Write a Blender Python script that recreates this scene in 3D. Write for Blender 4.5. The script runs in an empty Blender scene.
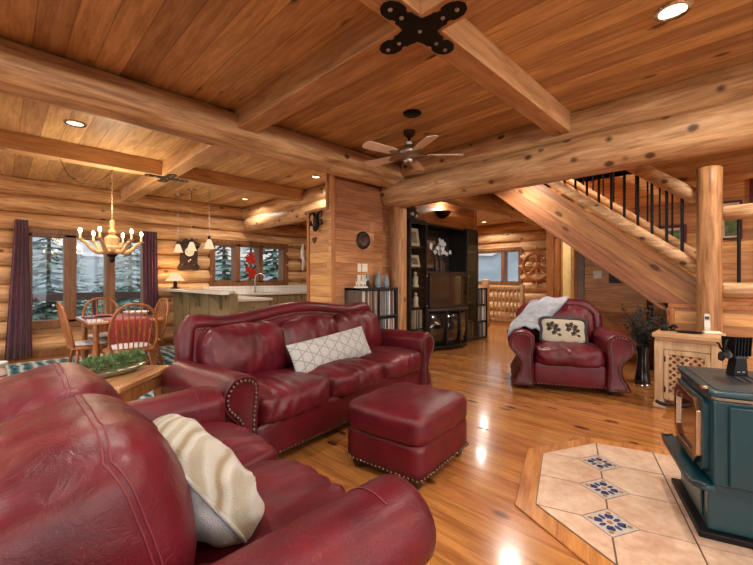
import bpy, bmesh, math, random
from mathutils import Vector, Matrix, noise
random.seed(7)
sc = bpy.context.scene
COL = sc.collection
PI = math.pi
R = math.radians
CEIL = 2.74

# ------------------------------------------------------------------ helpers
def lin(c):
    return tuple(((x/255.0)/12.92 if x/255.0 <= 0.04045 else ((x/255.0+0.055)/1.055)**2.4) for x in c)

class MB:
    def __init__(s): s.v = []; s.f = []
    def add(s, vs, fs, M=None):
        o = len(s.v)
        if M is not None: vs = [M @ Vector(p) for p in vs]
        s.v += [tuple(p) for p in vs]
        s.f += [[o+i for i in f] for f in fs]
        return s
    def box(s, c, d, M=None):
        x, y, z = c; a, b, h = d[0]/2, d[1]/2, d[2]/2
        vs = [(x-a,y-b,z-h),(x+a,y-b,z-h),(x+a,y+b,z-h),(x-a,y+b,z-h),(x-a,y-b,z+h),(x+a,y-b,z+h),(x+a,y+b,z+h),(x-a,y+b,z+h)]
        return s.add(vs, [(0,3,2,1),(4,5,6,7),(0,1,5,4),(1,2,6,5),(2,3,7,6),(3,0,4,7)], M)
    def bb(s, x0, x1, y0, y1, z0, z1, M=None):
        return s.box(((x0+x1)/2,(y0+y1)/2,(z0+z1)/2), (x1-x0,y1-y0,z1-z0), M)
    def tube(s, pts, r, n=10, closed=False, caps=True, M=None):
        pts = [Vector(p) for p in pts]; m = len(pts)
        rs = r if isinstance(r, (list, tuple)) else [r]*m
        vs = []; fs = []
        t0 = (pts[1]-pts[0]).normalized()
        up = Vector((0,0,1)) if abs(t0.z) < 0.9 else Vector((1,0,0))
        a = t0.cross(up).normalized()
        for i in range(m):
            if closed: t = pts[(i+1)%m]-pts[i-1]
            elif i == 0: t = pts[1]-pts[0]
            elif i == m-1: t = pts[-1]-pts[-2]
            else: t = pts[i+1]-pts[i-1]
            if t.length < 1e-9: t = t0
            t = t.normalized()
            a = (a - t*a.dot(t))
            a = a.normalized() if a.length > 1e-6 else t.orthogonal().normalized()
            b = t.cross(a)
            for k in range(n):
                w = 2*PI*k/n
                vs.append(pts[i] + (a*math.cos(w)+b*math.sin(w))*rs[i])
        for i in range(m if closed else m-1):
            j = (i+1) % m
            for k in range(n):
                l = (k+1) % n
                fs.append((i*n+k, i*n+l, j*n+l, j*n+k))
        if caps and not closed:
            fs.append(tuple(range(n))[::-1]); fs.append(tuple((m-1)*n+k for k in range(n)))
        return s.add(vs, fs, M)
    def cyl(s, p0, p1, r0, r1=None, n=14, M=None):
        return s.tube([p0, p1], [r0, r0 if r1 is None else r1], n, M=M)
    def log(s, p0, p1, r, seed=0, n=20, amp=0.05, step=0.22, taper=0.0, bev=0.02):
        p0 = Vector(p0); p1 = Vector(p1); L = (p1-p0).length; t = (p1-p0)/L
        up = Vector((0,0,1)) if abs(t.z) < 0.9 else Vector((1,0,0))
        a = t.cross(up).normalized(); b = t.cross(a)
        ds = [0.0, bev] + [bev+(L-2*bev)*i/max(2,int(L/step)) for i in range(1, max(2,int(L/step)))] + [L-bev, L]
        vs = []; fs = []
        for i, d in enumerate(ds):
            rr = r*(1+taper*(d/L-0.5))
            if i in (0, len(ds)-1): rr -= bev
            for k in range(n):
                w = 2*PI*k/n
                q = rr*(1+amp*noise.noise(Vector((d*0.9+seed*7.3, math.cos(w)*0.9, math.sin(w)*0.9)))+amp*0.5*noise.noise(Vector((d*3.1+seed*3.1, math.cos(w)*2, math.sin(w)*2))))
                vs.append(p0+t*d+(a*math.cos(w)+b*math.sin(w))*q)
        m = len(ds)
        for i in range(m-1):
            for k in range(n):
                l = (k+1) % n
                fs.append((i*n+k, i*n+l, (i+1)*n+l, (i+1)*n+k))
        fs.append(tuple(range(n))[::-1]); fs.append(tuple((m-1)*n+k for k in range(n)))
        return s.add(vs, fs)
    def lathe(s, prof, n=20, c=(0,0,0), M=None, ang=2*PI, start=0.0):
        full = abs(ang-2*PI) < 1e-6
        vs = []; fs = []; cnt = n if full else n+1
        for (r, z) in prof:
            for k in range(cnt):
                w = start+ang*k/n
                vs.append((c[0]+r*math.cos(w), c[1]+r*math.sin(w), c[2]+z))
        for i in range(len(prof)-1):
            for k in range(n):
                l = (k+1) % cnt
                fs.append((i*cnt+k, i*cnt+l, (i+1)*cnt+l, (i+1)*cnt+k))
        if full:
            if prof[0][0] > 1e-5: fs.append(tuple(range(n))[::-1])
            if prof[-1][0] > 1e-5: fs.append(tuple((len(prof)-1)*n+k for k in range(n)))
        return s.add(vs, fs, M)
    def sphere(s, c, r, n=12, sc=(1,1,1), M=None):
        m = max(4, n//2)
        prof = [(max(1e-6, math.sin(PI*i/m)), -math.cos(PI*i/m)) for i in range(m+1)]
        t = MB(); t.lathe([(p[0], p[1]) for p in prof], n)
        return s.add([(c[0]+x*r*sc[0], c[1]+y*r*sc[1], c[2]+z*r*sc[2]) for x, y, z in t.v], t.f, M)
    def prism(s, poly, t0, t1, plane='xz', M=None, inset=0.0, off=0.0):
        # poly (a,b) extruded along the third axis from t0 to t1; inset shrinks the two end caps for a soft edge
        def mk(a, b, t):
            return {'xz': (a,t,b), 'xy': (a,b,t), 'yz': (t,a,b)}[plane]
        n = len(poly); rings = [(t0, 0), (t1, 0)]
        vs = []; fs = []
        if inset > 0:
            q = offset_poly(poly, -inset); sgn = 1 if t1 > t0 else -1
            seq = [(q, t0), (poly, t0+sgn*inset), (poly, t1-sgn*inset), (q, t1)]
        else: seq = [(poly, t0), (poly, t1)]
        for pl, t in seq: vs += [mk(a, b, t) for a, b in pl]
        for i in range(len(seq)-1):
            for k in range(n):
                l = (k+1) % n
                fs.append((i*n+k, i*n+l, (i+1)*n+l, (i+1)*n+k))
        fs.append(tuple(range(n))[::-1]); fs.append(tuple((len(seq)-1)*n+k for k in range(n)))
        return s.add(vs, fs, M)
    def cushion(s, c, d, k=4.0, puff=(0,0,0), n=14, wr=0.0, seed=0, M=None, wscale=6.0, wdir=(1,1,1)):
        fn = cushion_map(c, d, k, puff, wr, seed, wscale, wdir)
        idx = {}; vs = []; fs = []
        def vid(p):
            key = (round(p[0],4), round(p[1],4), round(p[2],4))
            if key not in idx: idx[key] = len(vs); vs.append(fn(Vector(p)))
            return idx[key]
        g = [math.tan((-1+2*i/n)*PI/4) for i in range(n+1)]
        for ax in range(3):
            for sg in (-1, 1):
                for i in range(n):
                    for j in range(n):
                        q = []
                        for (a, b) in ((i,j),(i+1,j),(i+1,j+1),(i,j+1)):
                            p = [0,0,0]; p[ax] = sg; p[(ax+1)%3] = g[a]; p[(ax+2)%3] = g[b]; q.append(vid(p))
                        fs.append(q if sg > 0 else q[::-1])
        return s.add(vs, fs, M)
    def pillow(s, w, h, t, n=18, wr=0.0, seed=0, ear=0.05, M=None):
        # knife-edge pillow: thick in the middle (y), thin at the seams, corners pulled out a little
        def P(u, v, sg):
            e = 1-0.10*(1-u*u)*0.0
            x = u*w/2*(1-0.07*(1-v*v)*abs(u)**3*-1*0 - ear*(1-abs(v)**2.5)*abs(u)**2); z = v*h/2*(1-ear*(1-abs(u)**2.5)*abs(v)**2)
            b = max(0.0,(1-u*u))**0.55*max(0.0,(1-v*v))**0.55
            y = sg*t/2*b
            q = Vector((x*7+seed, z*7, sg*3.0))
            y += sg*wr*b*(0.4-abs(noise.noise(q))*1.6+0.4*noise.noise(q*2.7))
            return (x, y, z)
        g = [math.sin(PI/2*(-1+2*i/n)) for i in range(n+1)]
        vs = []; fs = []; m = n+1
        for sg in (-1, 1):
            o = len(vs); vs += [P(u, v, sg) for u in g for v in g]
            for i in range(n):
                for j in range(n):
                    f = (o+i*m+j, o+(i+1)*m+j, o+(i+1)*m+j+1, o+i*m+j+1); fs.append(f if sg < 0 else f[::-1])
        return s.add(vs, fs, M)
    def grid(s, P, thick=0.0, M=None):
        # P[i][j] points; optional thickness by normals
        m = len(P); n = len(P[0]); P = [[Vector(p) for p in r] for r in P]
        def nr(i, j):
            a = P[min(i+1,m-1)][j]-P[max(i-1,0)][j]; b = P[i][min(j+1,n-1)]-P[i][max(j-1,0)]
            w = a.cross(b); return w.normalized() if w.length > 1e-9 else Vector((0,0,1))
        vs = [P[i][j] for i in range(m) for j in range(n)]
        fs = [(i*n+j, (i+1)*n+j, (i+1)*n+j+1, i*n+j+1) for i in range(m-1) for j in range(n-1)]
        if thick:
            o = m*n
            vs += [P[i][j]-nr(i,j)*thick for i in range(m) for j in range(n)]
            fs += [tuple(o+q for q in f[::-1]) for f in fs]
            b = [(i,0) for i in range(m)]+[(m-1,j) for j in range(1,n)]+[(i,n-1) for i in range(m-2,-1,-1)]+[(0,j) for j in range(n-2,0,-1)]
            ids = [i*n+j for i, j in b]
            for q in range(len(ids)):
                u, w = ids[q], ids[(q+1)%len(ids)]
                fs.append((u, o+u, o+w, w))
        return s.add(vs, fs, M)

def cushion_map(c, d, k, puff, wr, seed, wscale, wdir):
    def fn(p):
        l = (abs(p.x)**k+abs(p.y)**k+abs(p.z)**k)**(1.0/k)
        q = p/l
        x, y, z = q.x, q.y, q.z
        px = puff[0]*(1-y*y)*(1-z*z)*x; py = puff[1]*(1-x*x)*(1-z*z)*y; pz = puff[2]*(1-x*x)*(1-y*y)*z
        v = Vector((c[0]+x*d[0]/2+px, c[1]+y*d[1]/2+py, c[2]+z*d[2]/2+pz))
        if wr:
            sp = Vector(((v.x+seed*3.7)*wscale*wdir[0], (v.y-seed*1.9)*wscale*wdir[1], v.z*wscale*wdir[2]))
            w = abs(noise.noise(sp))*-1.4+0.35+0.5*noise.noise(sp*2.3)
            v = v + q.normalized()*(w*wr)
        return v
    return fn

def cushion_line(c, d, k=4.0, puff=(0,0,0), wr=0.0, seed=0, wscale=6.0, wdir=(1,1,1), x0=0.6, n=12, lift=0.002):
    fn = cushion_map(c, d, k, puff, wr, seed, wscale, wdir); out = []
    cc = Vector(c)
    pts = [(x0,-1,-0.6+1.6*i/n) for i in range(n)]+[(x0,-1+2*i/n,1) for i in range(n+1)]+[(x0,1,1-1.6*i/n) for i in range(1,n)]
    for p in pts:
        v = fn(Vector(p)); out.append(v+(v-cc).normalized()*lift)
    return out

def cushion_seam(c, d, k, puff, wr, seed, wscale, wdir, y0, n=16, lift=0.001):
    fn = cushion_map(c, d, k, puff, wr, seed, wscale, wdir); cc = Vector(c); out = []
    for p in [(-1,y0,-0.7+1.7*i/n) for i in range(n)]+[(-1+2*i/n,y0,1) for i in range(n+1)]+[(1,y0,1-1.7*i/n) for i in range(1,n)]:
        v = fn(Vector(p)); out.append(v+(v-cc).normalized()*lift)
    return out

def offset_poly(poly, d):
    n = len(poly); area = sum(poly[i][0]*poly[(i+1)%n][1]-poly[(i+1)%n][0]*poly[i][1] for i in range(n))
    sg = 1 if area > 0 else -1; out = []
    for i in range(n):
        p0, p1, p2 = Vector(poly[i-1]), Vector(poly[i]), Vector(poly[(i+1)%n])
        a = (p1-p0); b = (p2-p1)
        na = Vector((a.y,-a.x)).normalized()*sg if a.length > 1e-9 else Vector((0,0)); nb = Vector((b.y,-b.x)).normalized()*sg if b.length > 1e-9 else na
        m = (na+nb); m = m.normalized() if m.length > 1e-6 else na
        q = max(0.5, m.dot(na) if na.length else 1)
        out.append(tuple(p1+m*(d/q)))
    return out

def catmull(pts, n=6, closed=False):
    pts = [Vector(p) for p in pts]; m = len(pts); out = []
    for i in range(m if closed else m-1):
        p1, p2 = pts[i], pts[(i+1)%m]
        p0 = pts[i-1] if (closed or i > 0) else p1+(p1-p2)
        p3 = pts[(i+2)%m] if (closed or i < m-2) else p2+(p2-p1)
        for k in range(n):
            t = k/n
            out.append(0.5*((2*p1)+(p2-p0)*t+(2*p0-5*p1+4*p2-p3)*t*t+(3*p1-p0-3*p2+p3)*t**3))
    if not closed: out.append(pts[-1])
    return out

def resample(pts, step, closed=False):
    pts = [Vector(p) for p in pts]
    if closed: pts = pts+[pts[0]]
    out = [pts[0]]; acc = 0.0
    for a, b in zip(pts, pts[1:]):
        L = (b-a).length; d = step-acc
        while d < L:
            out.append(a+(b-a)*(d/L)); d += step
        acc = L-(d-step)
    return out

def part(name, mb, mat, parent=None, smooth=38, bevel=0.0, seg=2, loc=None, rot=None, label=None, sub=0, kind=None):
    me = bpy.data.meshes.new(name); me.from_pydata(mb.v, [], mb.f); me.update()
    bm = bmesh.new(); bm.from_mesh(me); bmesh.ops.remove_doubles(bm, verts=bm.verts, dist=1e-6); bmesh.ops.recalc_face_normals(bm, faces=bm.faces); bm.to_mesh(me); bm.free()
    if smooth:
        me.polygons.foreach_set('use_smooth', [True]*len(me.polygons))
        if smooth < 179: me.set_sharp_from_angle(angle=R(smooth))
    o = bpy.data.objects.new(name, me); COL.objects.link(o)
    if mat is not None: me.materials.append(mat)
    if parent is not None: o.parent = parent
    if loc is not None: o.location = loc
    if rot is not None: o.rotation_euler = rot
    if bevel:
        m = o.modifiers.new('Bevel', 'BEVEL'); m.width = bevel; m.segments = seg; m.limit_method = 'ANGLE'; m.angle_limit = R(40); m.harden_normals = bool(smooth)
    if sub:
        m = o.modifiers.new('Sub', 'SUBSURF'); m.levels = sub; m.render_levels = sub
    if label: o['label'] = label
    if kind: o['kind'] = kind
    return o

def thing(name, label, cat, loc=(0,0,0), rz=0.0, group=None):
    o = bpy.data.objects.new(name, None); COL.objects.link(o)
    o.empty_display_size = 0.05
    o.location = loc; o.rotation_euler = (0,0,rz)
    o['label'] = label; o['category'] = cat
    if group: o['group'] = group
    return o
def tag(o, label, cat, group=None):
    o['label'] = label; o['category'] = cat
    if group: o['group'] = group
    return o
def struct(o):
    o['kind'] = 'structure'; return o
def copy_tree(o, parent=None, label=None, loc=None, rz=None):
    c = o.copy(); COL.objects.link(c)
    if parent is not None: c.parent = parent
    if label: c['label'] = label
    if loc is not None: c.location = loc
    if rz is not None: c.rotation_euler = (0,0,rz)
    for ch in [x for x in list(bpy.data.objects) if x.parent == o]: copy_tree(ch, c)
    return c

# ------------------------------------------------------------------ materials
class NT:
    def __init__(s, name):
        s.m = bpy.data.materials.new(name); s.m.use_nodes = True
        s.t = s.m.node_tree; s.t.nodes.clear()
        s.out = s.n('ShaderNodeOutputMaterial')
    def n(s, typ, **kw):
        x = s.t.nodes.new(typ)
        for k, v in kw.items(): setattr(x, k, v)
        return x
    def l(s, a, b): s.t.links.new(a, b)
    def math(s, op, a, b=None, c=None):
        x = s.n('ShaderNodeMath', operation=op)
        for i, q in enumerate((a, b, c)):
            if q is None: continue
            if isinstance(q, (int, float)): x.inputs[i].default_value = q
            else: s.l(q, x.inputs[i])
        return x.outputs[0]
    def mix(s, f, a, b, blend='MIX'):
        x = s.n('ShaderNodeMix', data_type='RGBA', blend_type=blend)
        for sock, q in ((x.inputs[0], f), (x.inputs[6], a), (x.inputs[7], b)):
            if isinstance(q, (int, float)): sock.default_value = q
            elif isinstance(q, tuple): sock.default_value = (q[0], q[1], q[2], 1)
            else: s.l(q, sock)
        return x.outputs[2]
    def ramp(s, f, stops):
        x = s.n('ShaderNodeValToRGB'); e = x.color_ramp.elements
        while len(e) < len(stops): e.new(0.5)
        for i, (p, c) in enumerate(stops):
            e[i].position = p; e[i].color = (c[0], c[1], c[2], 1) if isinstance(c, tuple) else (c, c, c, 1)
        s.l(f, x.inputs[0]); return x.outputs[0]
    def noise(s, vec, scale, detail=3, rough=0.55, dist=0.0):
        x = s.n('ShaderNodeTexNoise'); x.inputs['Scale'].default_value = scale
        x.inputs['Detail'].default_value = detail; x.inputs['Roughness'].default_value = rough; x.inputs['Distortion'].default_value = dist
        s.l(vec, x.inputs['Vector']); return x.outputs[0]
    def coord(s, kind='Object'):
        if kind == 'Position': return s.n('ShaderNodeNewGeometry').outputs['Position']
        return s.n('ShaderNodeTexCoord').outputs[kind]
    def map(s, vec, sc=(1,1,1), loc=(0,0,0), rot=(0,0,0)):
        x = s.n('ShaderNodeMapping'); x.inputs['Scale'].default_value = sc; x.inputs['Location'].default_value = loc; x.inputs['Rotation'].default_value = rot
        s.l(vec, x.inputs['Vector']); return x.outputs[0]
    def bsdf(s, col, rough=0.5, metal=0.0, spec=0.5, coat=0.0, coatr=0.1, bump=None, bstr=0.3, bdist=0.01, emis=None, estr=0.0, sheen=0.0, trans=0.0, ior=1.45):
        b = s.n('ShaderNodeBsdfPrincipled')
        def st(nm, q):
            if isinstance(q, (int, float)): b.inputs[nm].default_value = q
            elif isinstance(q, tuple): b.inputs[nm].default_value = (q[0], q[1], q[2], 1)
            else: s.l(q, b.inputs[nm])
        st('Base Color', col); st('Roughness', rough); st('Metallic', metal); st('Specular IOR Level', spec)
        st('Coat Weight', coat); st('Coat Roughness', coatr); st('Sheen Weight', sheen); st('Transmission Weight', trans); st('IOR', ior)
        if emis is not None: st('Emission Color', emis); st('Emission Strength', estr)
        if bump is not None:
            x = s.n('ShaderNodeBump'); x.inputs['Strength'].default_value = bstr; x.inputs['Distance'].default_value = bdist
            s.l(bump, x.inputs['Height']); s.l(x.outputs[0], b.inputs['Normal'])
        s.l(b.outputs[0], s.out.inputs[0]); return b

def plain(name, rgb, rough=0.5, metal=0.0, spec=0.5, coat=0.0, var=0.12, nscale=8, bstr=0.0, bscale=60, sheen=0.0, emis=None, estr=0):
    t = NT(name); v = t.coord('Object'); c = lin(rgb)
    f = t.noise(v, nscale, 4)
    lo = tuple(x*(1-var) for x in c); hi = tuple(min(1,x*(1+var)) for x in c)
    col = t.ramp(f, [(0.3, lo), (0.7, hi)])
    bp = t.noise(v, bscale, 3) if bstr else None
    t.bsdf(col, rough, metal, spec, coat, 0.1, bp, bstr, 0.004, emis=lin(emis) if emis else None, estr=estr, sheen=sheen)
    return t.m

def wood(name, lo, hi, axis='x', coord='Object', grain=1.0, plank=None, across='y', length=None, knots=0.0, rough=0.5, coat=0.0, coatr=0.15, bstr=0.25, var=0.25, seam=0.02, spec=0.4, knot_rgb=(60,30,14), knot_len=2.2, rot=(0,0,0), seam_dark=0.6):
    t = NT(name); v = t.map(t.coord(coord), rot=rot); sep = t.n('ShaderNodeSeparateXYZ'); t.l(v, sep.inputs[0])
    S = {'x': 0, 'y': 1, 'z': 2}
    cell = None; gv = v; dark = None
    if plank:
        a = t.math('DIVIDE', sep.outputs[S[across]], plank)
        fl = t.math('FLOOR', a); fr = t.math('FRACT', a)
        wn = t.n('ShaderNodeTexWhiteNoise', noise_dimensions='1D'); t.l(fl, wn.inputs['W'])
        cell = wn.outputs['Value']
        e = t.math('MINIMUM', fr, t.math('SUBTRACT', 1.0, fr))
        dark = t.math('LESS_THAN', e, seam)
        if length:
            al = t.math('ADD', t.math('DIVIDE', sep.outputs[S[axis]], length), t.math('MULTIPLY', cell, 7.31))
            fl2 = t.math('FLOOR', al); fr2 = t.math('FRACT', al)
            w2 = t.n('ShaderNodeTexWhiteNoise', noise_dimensions='1D'); t.l(t.math('ADD', t.math('MULTIPLY', fl2, 17.3), fl), w2.inputs['W'])
            cell = w2.outputs['Value']
            dark = t.math('MAXIMUM', dark, t.math('LESS_THAN', fr2, 0.004/length*0.6))
        cmb = t.n('ShaderNodeCombineXYZ'); t.l(t.math('MULTIPLY', cell, 31.7), cmb.inputs[0]); t.l(t.math('MULTIPLY', cell, 17.9), cmb.inputs[1]); t.l(t.math('MULTIPLY', cell, 9.1), cmb.inputs[2])
        ad = t.n('ShaderNodeVectorMath', operation='ADD'); t.l(v, ad.inputs[0]); t.l(cmb.outputs[0], ad.inputs[1]); gv = ad.outputs[0]
    sv = [20*grain]*3; sv[S[axis]] = 2.2*grain
    gm = t.map(gv, tuple(sv))
    g1 = t.noise(gm, 1.0, 6, 0.62, 0.6)
    sv2 = [90*grain]*3; sv2[S[axis]] = 5.0*grain
    g2 = t.noise(t.map(gv, tuple(sv2)), 1.0, 3, 0.6)
    big = t.noise(gv, 0.8, 2)
    f = t.math('ADD', t.math('MULTIPLY', g1, 0.62), t.math('ADD', t.math('MULTIPLY', g2, 0.22), t.math('MULTIPLY', big, 0.18)))
    L = lin(lo); H = lin(hi); mid = tuple((p+q)/2 for p, q in zip(L, H))
    col = t.ramp(f, [(0.39, L), (0.5, mid), (0.60, H)])
    if cell is not None:
        vv = t.math('ADD', 1-var*0.6, t.math('MULTIPLY', cell, var*1.2))
        hs = t.n('ShaderNodeHueSaturation'); t.l(vv, hs.inputs['Value']); t.l(col, hs.inputs['Color'])
        t.l(t.math('ADD', 0.492, t.math('MULTIPLY', cell, 0.016)), hs.inputs['Hue']); col = hs.outputs[0]
    if knots:
        kv = [6.0]*3; kv[S[axis]] = 6.0/knot_len
        vo = t.n('ShaderNodeTexVoronoi'); vo.inputs['Scale'].default_value = 1.0
        wob = t.n('ShaderNodeVectorMath', operation='ADD'); t.l(t.map(gv, tuple(kv)), wob.inputs[0])
        nz = t.n('ShaderNodeTexNoise'); nz.inputs['Scale'].default_value = 6.0; t.l(gv, nz.inputs['Vector'])
        vs = t.n('ShaderNodeVectorMath', operation='SCALE'); t.l(nz.outputs[1], vs.inputs[0]); vs.inputs['Scale'].default_value = 0.12; t.l(vs.outputs[0], wob.inputs[1])
        t.l(wob.outputs[0], vo.inputs['Vector'])
        sp = t.n('ShaderNodeSeparateColor'); t.l(vo.outputs['Color'], sp.inputs[0])
        has = t.math('LESS_THAN', sp.outputs[0], knots)
        k = t.math('MULTIPLY', t.ramp(vo.outputs['Distance'], [(0.12, 1.0), (0.22, 0.0)]), has)
        col = t.mix(t.math('MULTIPLY', k, 0.85), col, lin(knot_rgb))
    if dark is not None: col = t.mix(t.math('MULTIPLY', dark, seam_dark), col, lin((52,27,13)))
    hgt = t.math('ADD', g1, t.math('MULTIPLY', g2, 0.5))
    if dark is not None: hgt = t.math('SUBTRACT', hgt, t.math('MULTIPLY', dark, 1.5))
    rg = t.math('ADD', rough-0.06, t.math('MULTIPLY', g1, 0.14))
    t.bsdf(col, rg, 0, spec, coat, coatr, hgt, bstr, 0.004)
    return t.m

def leather(name, lo, hi):
    t = NT(name); v = t.coord('Object')
    f = t.noise(v, 5.5, 5, 0.6)
    col = t.ramp(f, [(0.3, lin(lo)), (0.7, lin(hi))])
    vo = t.n('ShaderNodeTexVoronoi'); vo.inputs['Scale'].default_value = 260; t.l(v, vo.inputs['Vector'])
    w = t.noise(t.map(v, (1,1,1)), 11, 6, 0.6, 1.8)
    wr = t.ramp(w, [(0.43, 0.0), (0.5, 1.0), (0.57, 0.0)])
    h = t.math('ADD', t.math('MULTIPLY', vo.outputs['Distance'], 0.09), t.math('MULTIPLY', wr, -0.13))
    h = t.math('ADD', h, t.math('MULTIPLY', t.noise(v, 3.5, 3), 0.75))
    rg = t.math('ADD', 0.29, t.math('MULTIPLY', t.noise(v, 9, 3), 0.2))
    t.bsdf(col, rg, 0, 0.42, 0.06, 0.25, h, 0.32, 0.012)
    return t.m

def glass(name, tint=(255,255,255), refl=1.0):
    t = NT(name)
    tr = t.n('ShaderNodeBsdfTransparent'); c = lin(tint); tr.inputs[0].default_value = (*c, 1)
    gl = t.n('ShaderNodeBsdfGlossy'); gl.inputs['Roughness'].default_value = 0.03
    ge = t.n('ShaderNodeNewGeometry'); dp = t.n('ShaderNodeVectorMath', operation='DOT_PRODUCT'); t.l(ge.outputs['Normal'], dp.inputs[0]); t.l(ge.outputs['Incoming'], dp.inputs[1])
    k = t.math('POWER', t.math('SUBTRACT', 1.0, t.math('ABSOLUTE', dp.outputs['Value'])), 5.0)
    mx = t.n('ShaderNodeMixShader'); t.l(t.math('MULTIPLY', t.math('ADD', 0.04, t.math('MULTIPLY', k, 0.96)), refl), mx.inputs[0]); t.l(tr.outputs[0], mx.inputs[1]); t.l(gl.outputs[0], mx.inputs[2])
    t.l(mx.outputs[0], t.out.inputs[0]); return t.m

def emit(name, rgb, s):
    t = NT(name); e = t.n('ShaderNodeEmission'); e.inputs[0].default_value = (*lin(rgb), 1); e.inputs[1].default_value = s
    t.l(e.outputs[0], t.out.inputs[0]); return t.m

M = {}
M['ceil'] = wood('ceiling_boards', (170,132,92), (216,182,136), 'y', 'Position', 0.9, plank=0.165, across='x', var=0.34, seam_dark=0.42, knots=0.2, rough=0.5, bstr=0.12, seam=0.022)
M['floor'] = wood('pine_floor', (134,82,40), (180,120,64), 'y', 'Position', 0.8, plank=0.135, across='x', length=2.6, var=0.14, seam_dark=0.4, knots=0.42, rough=0.2, coat=0.5, coatr=0.08, bstr=0.05, seam=0.014, knot_rgb=(70,32,12), knot_len=1.9)
for ax in 'xyz':
    M['log_'+ax] = wood('log_'+ax, (146,104,68), (216,178,134), ax, 'Position', 0.8, knots=0.5, rough=0.45, bstr=0.3, spec=0.4, knot_len=1.3)
    M['wall_log_'+ax] = wood('wall_log_'+ax, (154,108,68), (220,178,130), ax, 'Position', 0.8, knots=0.3, rough=0.45, bstr=0.25, spec=0.35, knot_len=1.5)
    M['post_'+ax] = wood('post_'+ax, (118,76,44), (188,140,94), ax, 'Position', 0.8, knots=0.45, rough=0.45, bstr=0.3, spec=0.35, knot_len=1.3)
    M['beam_'+ax] = wood('beam_'+ax, (168,128,90), (212,174,132), ax, 'Position', 0.9, knots=0.14, rough=0.5, bstr=0.15, spec=0.35)
M['panel_x'] = wood('wall_panel_x', (134,84,52), (184,130,90), 'x', 'Position', 0.8, plank=0.14, across='z', length=3.0, var=0.45, knots=0.12, rough=0.45, bstr=0.12, seam=0.018)
M['panel_y'] = wood('wall_panel_y', (160,108,62), (208,158,104), 'y', 'Position', 0.8, plank=0.14, across='z', length=3.0, var=0.4, knots=0.12, rough=0.45, bstr=0.12, seam=0.018)
M['trim'] = wood('trim_wood', (140,82,42), (178,116,66), 'z', 'Object', 1.0, rough=0.45, bstr=0.12)
M['trim_h'] = wood('trim_wood_flat', (140,82,42), (178,116,66), 'x', 'Object', 1.0, rough=0.45, bstr=0.12)
M['winframe'] = wood('window_wood', (94,58,34), (136,92,58), 'z', 'Object', 1.2, rough=0.42, bstr=0.1)
M['stringer'] = wood('stringer_wood', (112,70,40), (160,108,68), 'y', 'Object', 0.7, plank=0.19, across='z', var=0.25, knots=0.3, rot=(R(-38.5),0,0), rough=0.45, bstr=0.15)
M['oak'] = wood('oak', (150,92,48), (196,136,84), 'z', 'Object', 1.4, rough=0.38, coat=0.2, bstr=0.1)
M['oak_dark'] = wood('chair_oak', (120,66,30), (168,104,56), 'z', 'Object', 1.6, rough=0.36, coat=0.25, bstr=0.1)
M['oak_top'] = wood('oak_top', (164,114,70), (206,160,110), 'x', 'Object', 1.2, plank=0.12, across='y', var=0.25, rough=0.22, coat=0.4, bstr=0.06)
M['pine_pale'] = wood('pale_pine', (152,124,92), (192,164,128), 'z', 'Object', 1.0, knots=0.12, rough=0.5, bstr=0.12)
M['pine_top'] = wood('pale_pine_top', (156,120,82), (194,156,114), 'x', 'Object', 1.0, knots=0.1, rough=0.4, bstr=0.12)
M['green_cab'] = wood('washed_cabinet', (112,98,68), (148,130,94), 'z', 'Object', 1.0, knots=0.15, rough=0.5, bstr=0.1)
M['leather'] = leather('burgundy_leather', (64,9,19), (98,17,30))
M['nail'] = plain('antique_nailhead', (112,94,80), 0.36, 0.8)
M['stitch'] = plain('stitch_thread', (112,38,48), 0.6)
M['bun'] = plain('dark_wood_foot', (48,26,16), 0.4)
M['black'] = plain('black_lacquer', (30,28,27), 0.35, var=0.2)
M['blackwood'] = wood('black_brown_wood', (30,26,24), (46,40,36), 'x', 'Object', 1.0, rough=0.42, bstr=0.05)
M['graywood'] = wood('grey_brown_veneer', (66,56,50), (92,80,70), 'z', 'Object', 1.0, rough=0.5, bstr=0.05)
M['iron'] = plain('black_iron', (24,22,22), 0.5, 0.6, bstr=0.2)
M['steel'] = plain('brushed_steel', (176,172,166), 0.3, 1.0)
M['chrome'] = plain('chrome', (210,208,204), 0.12, 1.0)
M['brass'] = plain('brass_trim', (186,158,128), 0.22, 1.0)
M['dullbrass'] = plain('dull_brass', (128,112,92), 0.3, 1.0)
M['teal'] = plain('teal_enamel', (8,52,60), 0.32, coat=0.25, var=0.1)
M['stovetop'] = plain('stove_top_steel', (58,60,62), 0.42, 0.6)
M['white'] = plain('white_paint', (222,218,208), 0.5)
M['cream'] = plain('cream_paint', (214,192,140), 0.6)
M['ivory'] = plain('ivory_plastic', (226,216,196), 0.35)
M['candle'] = plain('candle_sleeve', (232,214,176), 0.5)
M['antler'] = wood('carved_oak', (164,128,84), (206,172,126), 'z', 'Object', 1.6, rough=0.4)
M['glass'] = glass('window_glass', (250,253,255), 0.6)
M['smoke'] = glass('cabinet_glass', (232,230,226), 0.7)
M['darkglass'] = plain('dark_mirror_glass', (26,22,20), 0.06, 0.0, 1.0, coat=1.0)
M['bulb'] = emit('warm_bulb', (255,214,150), 60)
M['lens'] = emit('downlight_lens', (255,226,180), 4.5)
M['shade_glow'] = emit('lit_glass_shade', (255,222,176), 0.9)
M['sky_card'] = None
M['curtain'] = plain('plum_curtain', (76,28,52), 0.85, sheen=0.3, var=0.2, bstr=0.15, bscale=200)
M['throw'] = None
M['brown'] = plain('dark_bronze', (62,46,36), 0.5, 0.4, bstr=0.3, bscale=30)
M['slate'] = plain('blue_grey_ceramic', (120,134,142), 0.4)
M['leaf'] = plain('leaf_green', (92,120,74), 0.6, var=0.5, nscale=30)
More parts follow.
